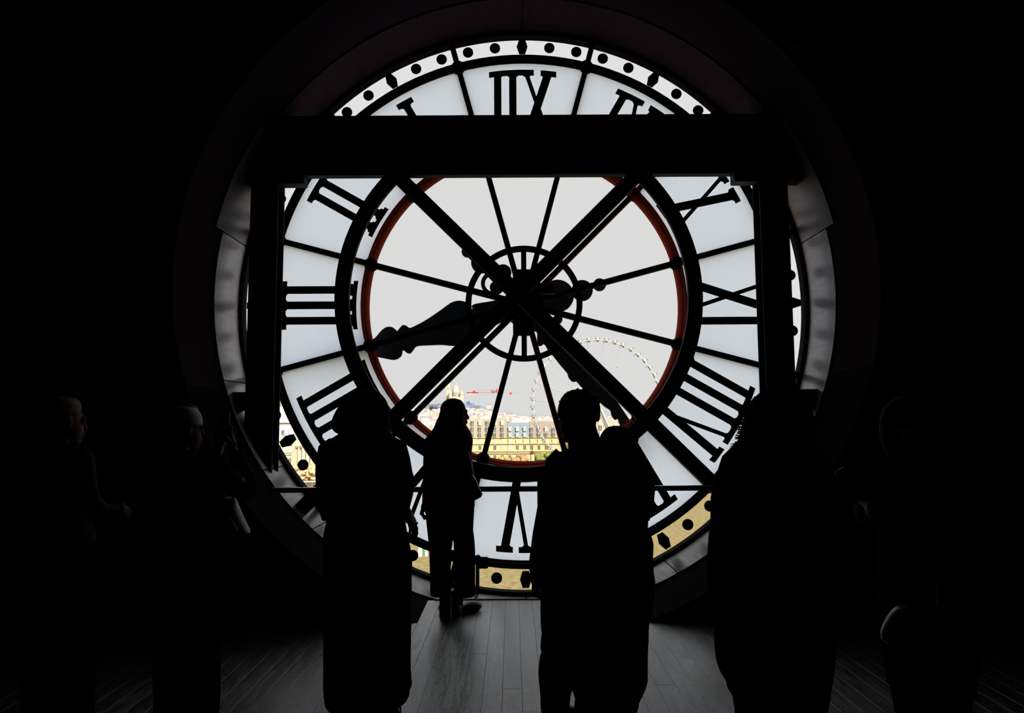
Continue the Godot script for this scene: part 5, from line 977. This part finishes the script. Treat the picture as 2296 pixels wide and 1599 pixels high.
# ---- helpers
class Geo:
	var v := PackedVector3Array()
	var n := PackedVector3Array()
	var t := PackedVector2Array()
	var i := PackedInt32Array()
	var c := PackedColorArray()   # only where a shape is tinted piece by piece
	func quadn(p: Array, nn: Array, uv := [Vector2.ZERO, Vector2.ZERO, Vector2.ZERO, Vector2.ZERO]) -> void:
		var s := v.size()
		for k in 4:
			v.append(p[k]); n.append(nn[k]); t.append(uv[k])
		i.append_array(PackedInt32Array([s, s + 2, s + 1, s, s + 3, s + 2]))
	func quad(a: Vector3, b: Vector3, c: Vector3, d: Vector3) -> void:
		var nn := (b - a).cross(c - a)
		if nn.length() < 1e-12: nn = (c - a).cross(d - a)
		nn = nn.normalized()
		quadn([a, b, c, d], [nn, nn, nn, nn])
	func tri(a: Vector3, b: Vector3, c: Vector3) -> void:
		var nn := (b - a).cross(c - a).normalized()
		var s := v.size()
		for p in [a, b, c]:
			v.append(p); n.append(nn); t.append(Vector2.ZERO)
		i.append_array(PackedInt32Array([s, s + 2, s + 1]))
	func box(c: Vector3, s: Vector3, ch := 0.0, xf := Transform3D.IDENTITY) -> Geo:
		# a box with chamfered edges
		var h := s * 0.5
		var k := minf(ch, minf(h.x, minf(h.y, h.z)) * 0.9)
		var axes := [Vector3.RIGHT, Vector3.UP, Vector3.BACK]
		for ax in 3:
			for sg in [-1.0, 1.0]:
				var u: Vector3 = axes[(ax + 1) % 3]
				var w: Vector3 = axes[(ax + 2) % 3]
				var o: Vector3 = axes[ax] * h[ax] * sg
				var uu: Vector3 = u * (h[(ax + 1) % 3] - k)
				var ww: Vector3 = w * (h[(ax + 2) % 3] - k)
				if sg > 0: quad(xf * (c + o - uu - ww), xf * (c + o + uu - ww), xf * (c + o + uu + ww), xf * (c + o - uu + ww))
				else: quad(xf * (c + o - uu - ww), xf * (c + o - uu + ww), xf * (c + o + uu + ww), xf * (c + o + uu - ww))
		if k > 0.0:
			for ax in 3:
				var a1 := (ax + 1) % 3
				var a2 := (ax + 2) % 3
				for s1 in [-1.0, 1.0]:
					for s2 in [-1.0, 1.0]:
						var along: Vector3 = axes[ax] * (h[ax] - k)
						var p1: Vector3 = axes[a1] * h[a1] * s1 + axes[a2] * (h[a2] - k) * s2
						var p2: Vector3 = axes[a1] * (h[a1] - k) * s1 + axes[a2] * h[a2] * s2
						_edge(xf, c, along, p1, p2)
			for sx in [-1.0, 1.0]:
				for sy in [-1.0, 1.0]:
					for sz in [-1.0, 1.0]:
						var a := c + Vector3(sx * h.x, sy * (h.y - k), sz * (h.z - k))
						var b := c + Vector3(sx * (h.x - k), sy * h.y, sz * (h.z - k))
						var d := c + Vector3(sx * (h.x - k), sy * (h.y - k), sz * h.z)
						if sx * sy * sz > 0: tri(xf * a, xf * b, xf * d)
						else: tri(xf * a, xf * d, xf * b)
		return self
	func _edge(xf: Transform3D, c: Vector3, along: Vector3, p1: Vector3, p2: Vector3) -> void:
		if along.cross(p2 - p1).dot(p1 + p2) > 0: quad(xf * (c - along + p1), xf * (c + along + p1), xf * (c + along + p2), xf * (c - along + p2))
		else: quad(xf * (c - along + p2), xf * (c + along + p2), xf * (c + along + p1), xf * (c - along + p1))
	func prism(poly: PackedVector2Array, z0: float, z1: float, xf := Transform3D.IDENTITY, ch := 0.0) -> Geo:
		var p := poly.duplicate()
		if Geometry2D.is_polygon_clockwise(p): p.reverse()
		var ix := Geometry2D.triangulate_polygon(p)
		if ix.is_empty(): printerr("no triangles: ", p.size(), " ", p[0])
		var q := p
		if ch > 0.0:
			q = PackedVector2Array()
			var m := p.size()
			for k in m:
				var e1 := (p[k] - p[(k + m - 1) % m]).normalized()
				var e2 := (p[(k + 1) % m] - p[k]).normalized()
				q.append(p[k] + (Vector2(-e1.y, e1.x) + Vector2(-e2.y, e2.x)) * 0.5 * ch)
		for side in [0, 1]:
			var z := z1 if side == 1 else z0
			for k in range(0, ix.size(), 3):
				var a := q[ix[k]]
				var b := q[ix[k + 1]]
				var c := q[ix[k + 2]]
				var ccw := (b - a).cross(c - a) > 0
				if ccw != (side == 1):
					var sw := b
					b = c
					c = sw
				tri(xf * Vector3(a.x, a.y, z), xf * Vector3(b.x, b.y, z), xf * Vector3(c.x, c.y, z))
		for k in p.size():
			var l := (k + 1) % p.size()
			var za := z0 + ch
			var zb := z1 - ch
			quad(xf * Vector3(p[k].x, p[k].y, za), xf * Vector3(p[l].x, p[l].y, za), xf * Vector3(p[l].x, p[l].y, zb), xf * Vector3(p[k].x, p[k].y, zb))
			if ch > 0.0:
				quad(xf * Vector3(p[k].x, p[k].y, zb), xf * Vector3(p[l].x, p[l].y, zb), xf * Vector3(q[l].x, q[l].y, z1), xf * Vector3(q[k].x, q[k].y, z1))
				quad(xf * Vector3(q[k].x, q[k].y, z0), xf * Vector3(q[l].x, q[l].y, z0), xf * Vector3(p[l].x, p[l].y, za), xf * Vector3(p[k].x, p[k].y, za))
		return self
	func lathe_ring(c: Vector3, prof: Array, a0: float, a1: float, seg: int) -> Geo:
		# prof: closed loop of (r, z), counter-clockwise in the (r, z) plane, swept about the z axis through c
		var m := prof.size()
		for s in seg:
			var b0 := lerpf(a0, a1, float(s) / seg)
			var b1 := lerpf(a0, a1, float(s + 1) / seg)
			for k in m:
				var p: Vector2 = prof[k]
				var q: Vector2 = prof[(k + 1) % m]
				var e := (q - p).normalized()
				var nr := Vector2(e.y, -e.x)
				var d0 := Vector3(cos(b0), sin(b0), 0)
				var d1 := Vector3(cos(b1), sin(b1), 0)
				var z := Vector3.BACK
				quadn([c + d0 * p.x + z * p.y, c + d1 * p.x + z * p.y, c + d1 * q.x + z * q.y, c + d0 * q.x + z * q.y], [d0 * nr.x + z * nr.y, d1 * nr.x + z * nr.y, d1 * nr.x + z * nr.y, d0 * nr.x + z * nr.y])
		return self
	func sector(c: Vector3, r0: float, r1: float, a0: float, a1: float, seg: int) -> Geo:
		# a flat sheet facing +z
		for s in seg:
			var b0 := lerpf(a0, a1, float(s) / seg)
			var b1 := lerpf(a0, a1, float(s + 1) / seg)
			var d0 := Vector3(cos(b0), sin(b0), 0)
			var d1 := Vector3(cos(b1), sin(b1), 0)
			var f := [Vector3.BACK, Vector3.BACK, Vector3.BACK, Vector3.BACK]
			quadn([c + d0 * r0, c + d0 * r1, c + d1 * r1, c + d1 * r0], f, [Vector2(d0.x, d0.y) * r0, Vector2(d0.x, d0.y) * r1, Vector2(d1.x, d1.y) * r1, Vector2(d1.x, d1.y) * r0])
		return self
	func grid(rows: Array, closed := true, cap := true) -> Geo:
		# rows of points, each row counter-clockwise seen from its far end; smooth
		var s := v.size()
		var si := i.size()
		var m: int = rows[0].size()
		for r in rows:
			for p in r:
				v.append(p); n.append(Vector3.ZERO); t.append(Vector2.ZERO)
		for r in rows.size() - 1:
			for k in (m if closed else m - 1):
				var l := (k + 1) % m
				var a := s + r * m + k
				var b := s + r * m + l
				i.append_array(PackedInt32Array([a, b + m, b, a, a + m, b + m]))
		if cap and closed:
			for e in [0, rows.size() - 1]:
				var c := Vector3.ZERO
				for p in rows[e]: c += p
				var ci := v.size()
				v.append(c / m); n.append(Vector3.ZERO); t.append(Vector2.ZERO)
				for k in m:
					var a: int = s + e * m + k
					var b: int = s + e * m + (k + 1) % m
					i.append_array(PackedInt32Array([ci, a, b] if e == 0 else [ci, b, a]))
		smooth(s, si)
		return self
	func smooth(s: int, si: int) -> void:
		for k in range(si, i.size(), 3):
			var f := (v[i[k + 2]] - v[i[k]]).cross(v[i[k + 1]] - v[i[k]])
			for l in 3: n[i[k + l]] += f
		for k in range(s, v.size()): n[k] = n[k].normalized() if n[k].length() > 1e-12 else Vector3.UP
	func tube(pts: Array, rad: Array, seg := 10, flat := 1.0) -> Geo:
		var rows := []
		var up := Vector3(0.013, 0.02, 1)
		for k in pts.size():
			var d: Vector3 = (pts[mini(k + 1, pts.size() - 1)] - pts[maxi(k - 1, 0)]).normalized()
			var x := d.cross(up).normalized()
			var y := d.cross(x).normalized()
			var row := []
			for s in seg:
				var a := TAU * s / seg
				row.append(pts[k] + (x * cos(a) + y * sin(a) * flat) * rad[k])
			rows.append(row)
		return grid(rows)
	func cyl(a: Vector3, b: Vector3, ra: float, rb: float, seg := 16) -> Geo:
		var d := (b - a).normalized()
		var x := d.cross(Vector3(0.3, 0.11, 0.95) if absf(d.z) < 0.9 else Vector3.RIGHT).normalized()
		var y := x.cross(d).normalized()
		for s in seg:
			var e0 := x * cos(TAU * s / seg) + y * sin(TAU * s / seg)
			var e1 := x * cos(TAU * (s + 1) / seg) + y * sin(TAU * (s + 1) / seg)
			quadn([a + e0 * ra, b + e0 * rb, b + e1 * rb, a + e1 * ra], [e0, e0, e1, e1])
			if ra > 0: tri(a, a + e0 * ra, a + e1 * ra)
			if rb > 0: tri(b, b + e1 * rb, b + e0 * rb)
		return self
	func ball(c: Vector3, r: Vector3, seg := 14, lat := 8) -> Geo:
		var rows := []
		for k in lat + 1:
			var f := PI * clampf(float(k) / lat, 0.01, 0.99) - PI / 2
			var row := []
			for s in seg: row.append(c + Vector3(cos(f) * cos(TAU * s / seg) * r.x, sin(f) * r.y, -cos(f) * sin(TAU * s / seg) * r.z))
			rows.append(row)
		return grid(rows)
	func add(o: Geo, xf := Transform3D.IDENTITY) -> Geo:
		var s := v.size()
		var flip := xf.basis.determinant() < 0
		for k in o.v.size():
			v.append(xf * o.v[k]); n.append((xf.basis * o.n[k]).normalized()); t.append(o.t[k])
		for k in range(0, o.i.size(), 3):
			i.append(s + o.i[k])
			i.append(s + o.i[k + (2 if flip else 1)])
			i.append(s + o.i[k + (1 if flip else 2)])
		return self
	func mesh() -> ArrayMesh:
		var a := []
		a.resize(Mesh.ARRAY_MAX)
		a[Mesh.ARRAY_VERTEX] = v
		a[Mesh.ARRAY_NORMAL] = n
		a[Mesh.ARRAY_TEX_UV] = t
		a[Mesh.ARRAY_INDEX] = i
		if c.size() == v.size(): a[Mesh.ARRAY_COLOR] = c
		var m := ArrayMesh.new()
		m.add_surface_from_arrays(Mesh.PRIMITIVE_TRIANGLES, a)
		return m

var used := {}
func numbered(parent: Node, called: String) -> String:
	var key := str(parent.get_instance_id()) + called
	var k: int = used.get(key, 0)
	used[key] = k + 1
	return called if k == 0 else "%s_%03d" % [called, k]

func part(parent: Node, called: String, g, m: Material, label := "") -> MeshInstance3D:
	var o := MeshInstance3D.new()
	o.name = numbered(parent, called)
	o.mesh = g.mesh() if g is Geo else g
	o.material_override = null
	o.mesh.surface_set_material(0, m) if o.mesh.surface_get_material(0) == null else o.set_surface_override_material(0, m)
	if label: o.set_meta("label", label)
	parent.add_child(o, true)
	return o

func thing(called: String, label: String, category: String, at := Vector3.ZERO, group := "") -> Node3D:
	var o := Node3D.new()
	o.name = numbered(self, called)
	o.position = at
	o.set_meta("label", label)
	o.set_meta("category", category)
	if group: o.set_meta("group", group)
	add_child(o, true)
	return o

func struct(called: String, g: Geo, m: Material, label: String, category: String) -> MeshInstance3D:
	var o := part(self, called, g, m, label)
	o.set_meta("kind", "structure")
	o.set_meta("category", category)
	return o

func mat(c: Color, rough := 0.7, spec := 0.5, metal := 0.0) -> StandardMaterial3D:
	# c holds linear base colour values
	var m := StandardMaterial3D.new()
	m.albedo_color = c.linear_to_srgb()
	m.roughness = rough
	m.metallic_specular = spec
	m.metallic = metal
	return m

# ---- bodies: a smooth union of tapered capsules and ellipsoids, meshed as surface nets
func field(pr: Array, p: Vector3, k: float) -> float:
	var d := 10.0
	for q in pr:
		var e: float
		if q[0] == 0:
			var a: Vector3 = q[1]
			var ba: Vector3 = q[2] - a
			var pa := p - a
			var h := clampf(pa.dot(ba) / maxf(ba.dot(ba), 1e-9), 0.0, 1.0)
			e = (pa - ba * h).length() - lerpf(q[3], q[4], h)
		else:
			var c: Vector3 = p - q[1]
			var r: Vector3 = q[2]
			var k0 := (c / r).length()
			var k1 := (c / (r * r)).length()
			e = k0 * (k0 - 1.0) / maxf(k1, 1e-6)
		var hh := maxf(k - absf(d - e), 0.0) / k
		d = minf(d, e) - hh * hh * k * 0.25
	return d

func nets(pr: Array, cell: float, k := 0.03) -> Geo:
	var lo := Vector3(9, 9, 9)
	var hi := -lo
	for q in pr:
		var pts := [[q[1], Vector3.ONE * q[3]], [q[2], Vector3.ONE * q[4]]] if q[0] == 0 else [[q[1], q[2]]]
		for e in pts:
			lo = lo.min(e[0] - e[1]); hi = hi.max(e[0] + e[1])
	lo -= Vector3.ONE * cell * 3
	hi += Vector3.ONE * cell * 3
	var B := 5
	var nb := Vector3i(((hi - lo) / (cell * B)).ceil())
	var dim := nb * B + Vector3i.ONE
	var val := PackedFloat32Array()
	val.resize(dim.x * dim.y * dim.z)
	val.fill(99.0)
	var ids := PackedInt32Array()
	ids.resize(val.size())
	ids.fill(-1)
	var live := []
	for bz in nb.z:
		for by in nb.y:
			for bx in nb.x:
				var c := lo + (Vector3(bx, by, bz) + Vector3.ONE * 0.5) * cell * B
				if absf(field(pr, c, k)) < cell * B * 0.9 + k * 0.3:
					live.append(Vector3i(bx, by, bz) * B)
	var sx := 1
	var sy := dim.x
	var sz := dim.x * dim.y
	for o in live:
		for z in B + 1:
			for y in B + 1:
				for x in B + 1:
					var at: int = o.x + x + (o.y + y) * sy + (o.z + z) * sz
					if val[at] > 50.0: val[at] = field(pr, lo + Vector3(o.x + x, o.y + y, o.z + z) * cell, k)
	var g := Geo.new()
	var off := [0, sx, sy, sx + sy, sz, sx + sz, sy + sz, sx + sy + sz]
	var edges := [[0, 1], [2, 3], [4, 5], [6, 7], [0, 2], [1, 3], [4, 6], [5, 7], [0, 4], [1, 5], [2, 6], [3, 7]]
	for o in live:
		for z in B:
			for y in B:
				for x in B:
					var at: int = o.x + x + (o.y + y) * sy + (o.z + z) * sz
					var neg := 0
					for c in 8:
						if val[at + off[c]] < 0: neg += 1
					if neg == 0 or neg == 8: continue
					var sum := Vector3.ZERO
					var cnt := 0
					for e in edges:
						var va := val[at + off[e[0]]]
						var vb := val[at + off[e[1]]]
						if (va < 0) != (vb < 0):
							var f := va / (va - vb)
							sum += Vector3(e[0] & 1, (e[0] >> 1) & 1, e[0] >> 2).lerp(Vector3(e[1] & 1, (e[1] >> 1) & 1, e[1] >> 2), f)
							cnt += 1
					ids[at] = g.v.size()
					g.v.append(lo + (Vector3(o.x + x, o.y + y, o.z + z) + sum / cnt) * cell)
					g.n.append(Vector3.ZERO); g.t.append(Vector2.ZERO)
	for o in live:
		for z in B:
			for y in B:
				for x in B:
					var at: int = o.x + x + (o.y + y) * sy + (o.z + z) * sz
					if ids[at] < 0: continue
					for ax in 3:
						var st: int = [sx, sy, sz][ax]
						var u: int = [sy, sz, sx][ax]
						var w: int = [sz, sx, sy][ax]
						if (val[at] < 0) == (val[at + st] < 0) or at - u - w < 0: continue
						var a := ids[at]
						var b := ids[at - u]
						var c := ids[at - u - w]
						var d := ids[at - w]
						if b < 0 or c < 0 or d < 0: continue
						if val[at] < 0: g.i.append_array(PackedInt32Array([a, c, b, a, d, c]))
						else: g.i.append_array(PackedInt32Array([a, b, c, a, c, d]))
	g.smooth(0, 0)
	return g

# ---- cloth: an elliptic shell through rows of [height, left, right, front z, back z]
func loft(rows: Array, pw := 2.3, seg := 30, sub := 4, fold := 0.0, ph := 0.0) -> Geo:
	var out := []
	for r in rows.size() - 1:
		for s in (sub if r < rows.size() - 2 else sub + 1):
			var f := float(s) / sub
			var a: Array = rows[maxi(r - 1, 0)]
			var b: Array = rows[r]
			var c: Array = rows[r + 1]
			var d: Array = rows[mini(r + 2, rows.size() - 1)]
			var q := []
			for k in 5:
				var lin := lerpf(b[k], c[k], f)
				q.append(lin if k == 0 else lerpf(lin, cubic_interpolate(b[k], c[k], a[k], d[k], f), 0.7))
			var ring := []
			for k in seg:
				var w := TAU * k / seg
				var cx := signf(cos(w)) * pow(absf(cos(w)), 2.0 / pw)
				var cz := signf(sin(w)) * pow(absf(sin(w)), 2.0 / pw)
				var rr := 1.0 + fold * sin(w * 7.0 + ph + q[0] * 2.0) * absf(sin(w))
				ring.append(Vector3((q[1] + q[2]) / 2 + cx * (q[2] - q[1]) / 2, q[0], (q[3] + q[4]) / 2 + cz * (q[3] - q[4]) / 2 * rr))
			out.append(ring)
	if out[0][0].y > out[-1][0].y: out.reverse()
	for r in out: r.reverse()
	return Geo.new().grid(out)
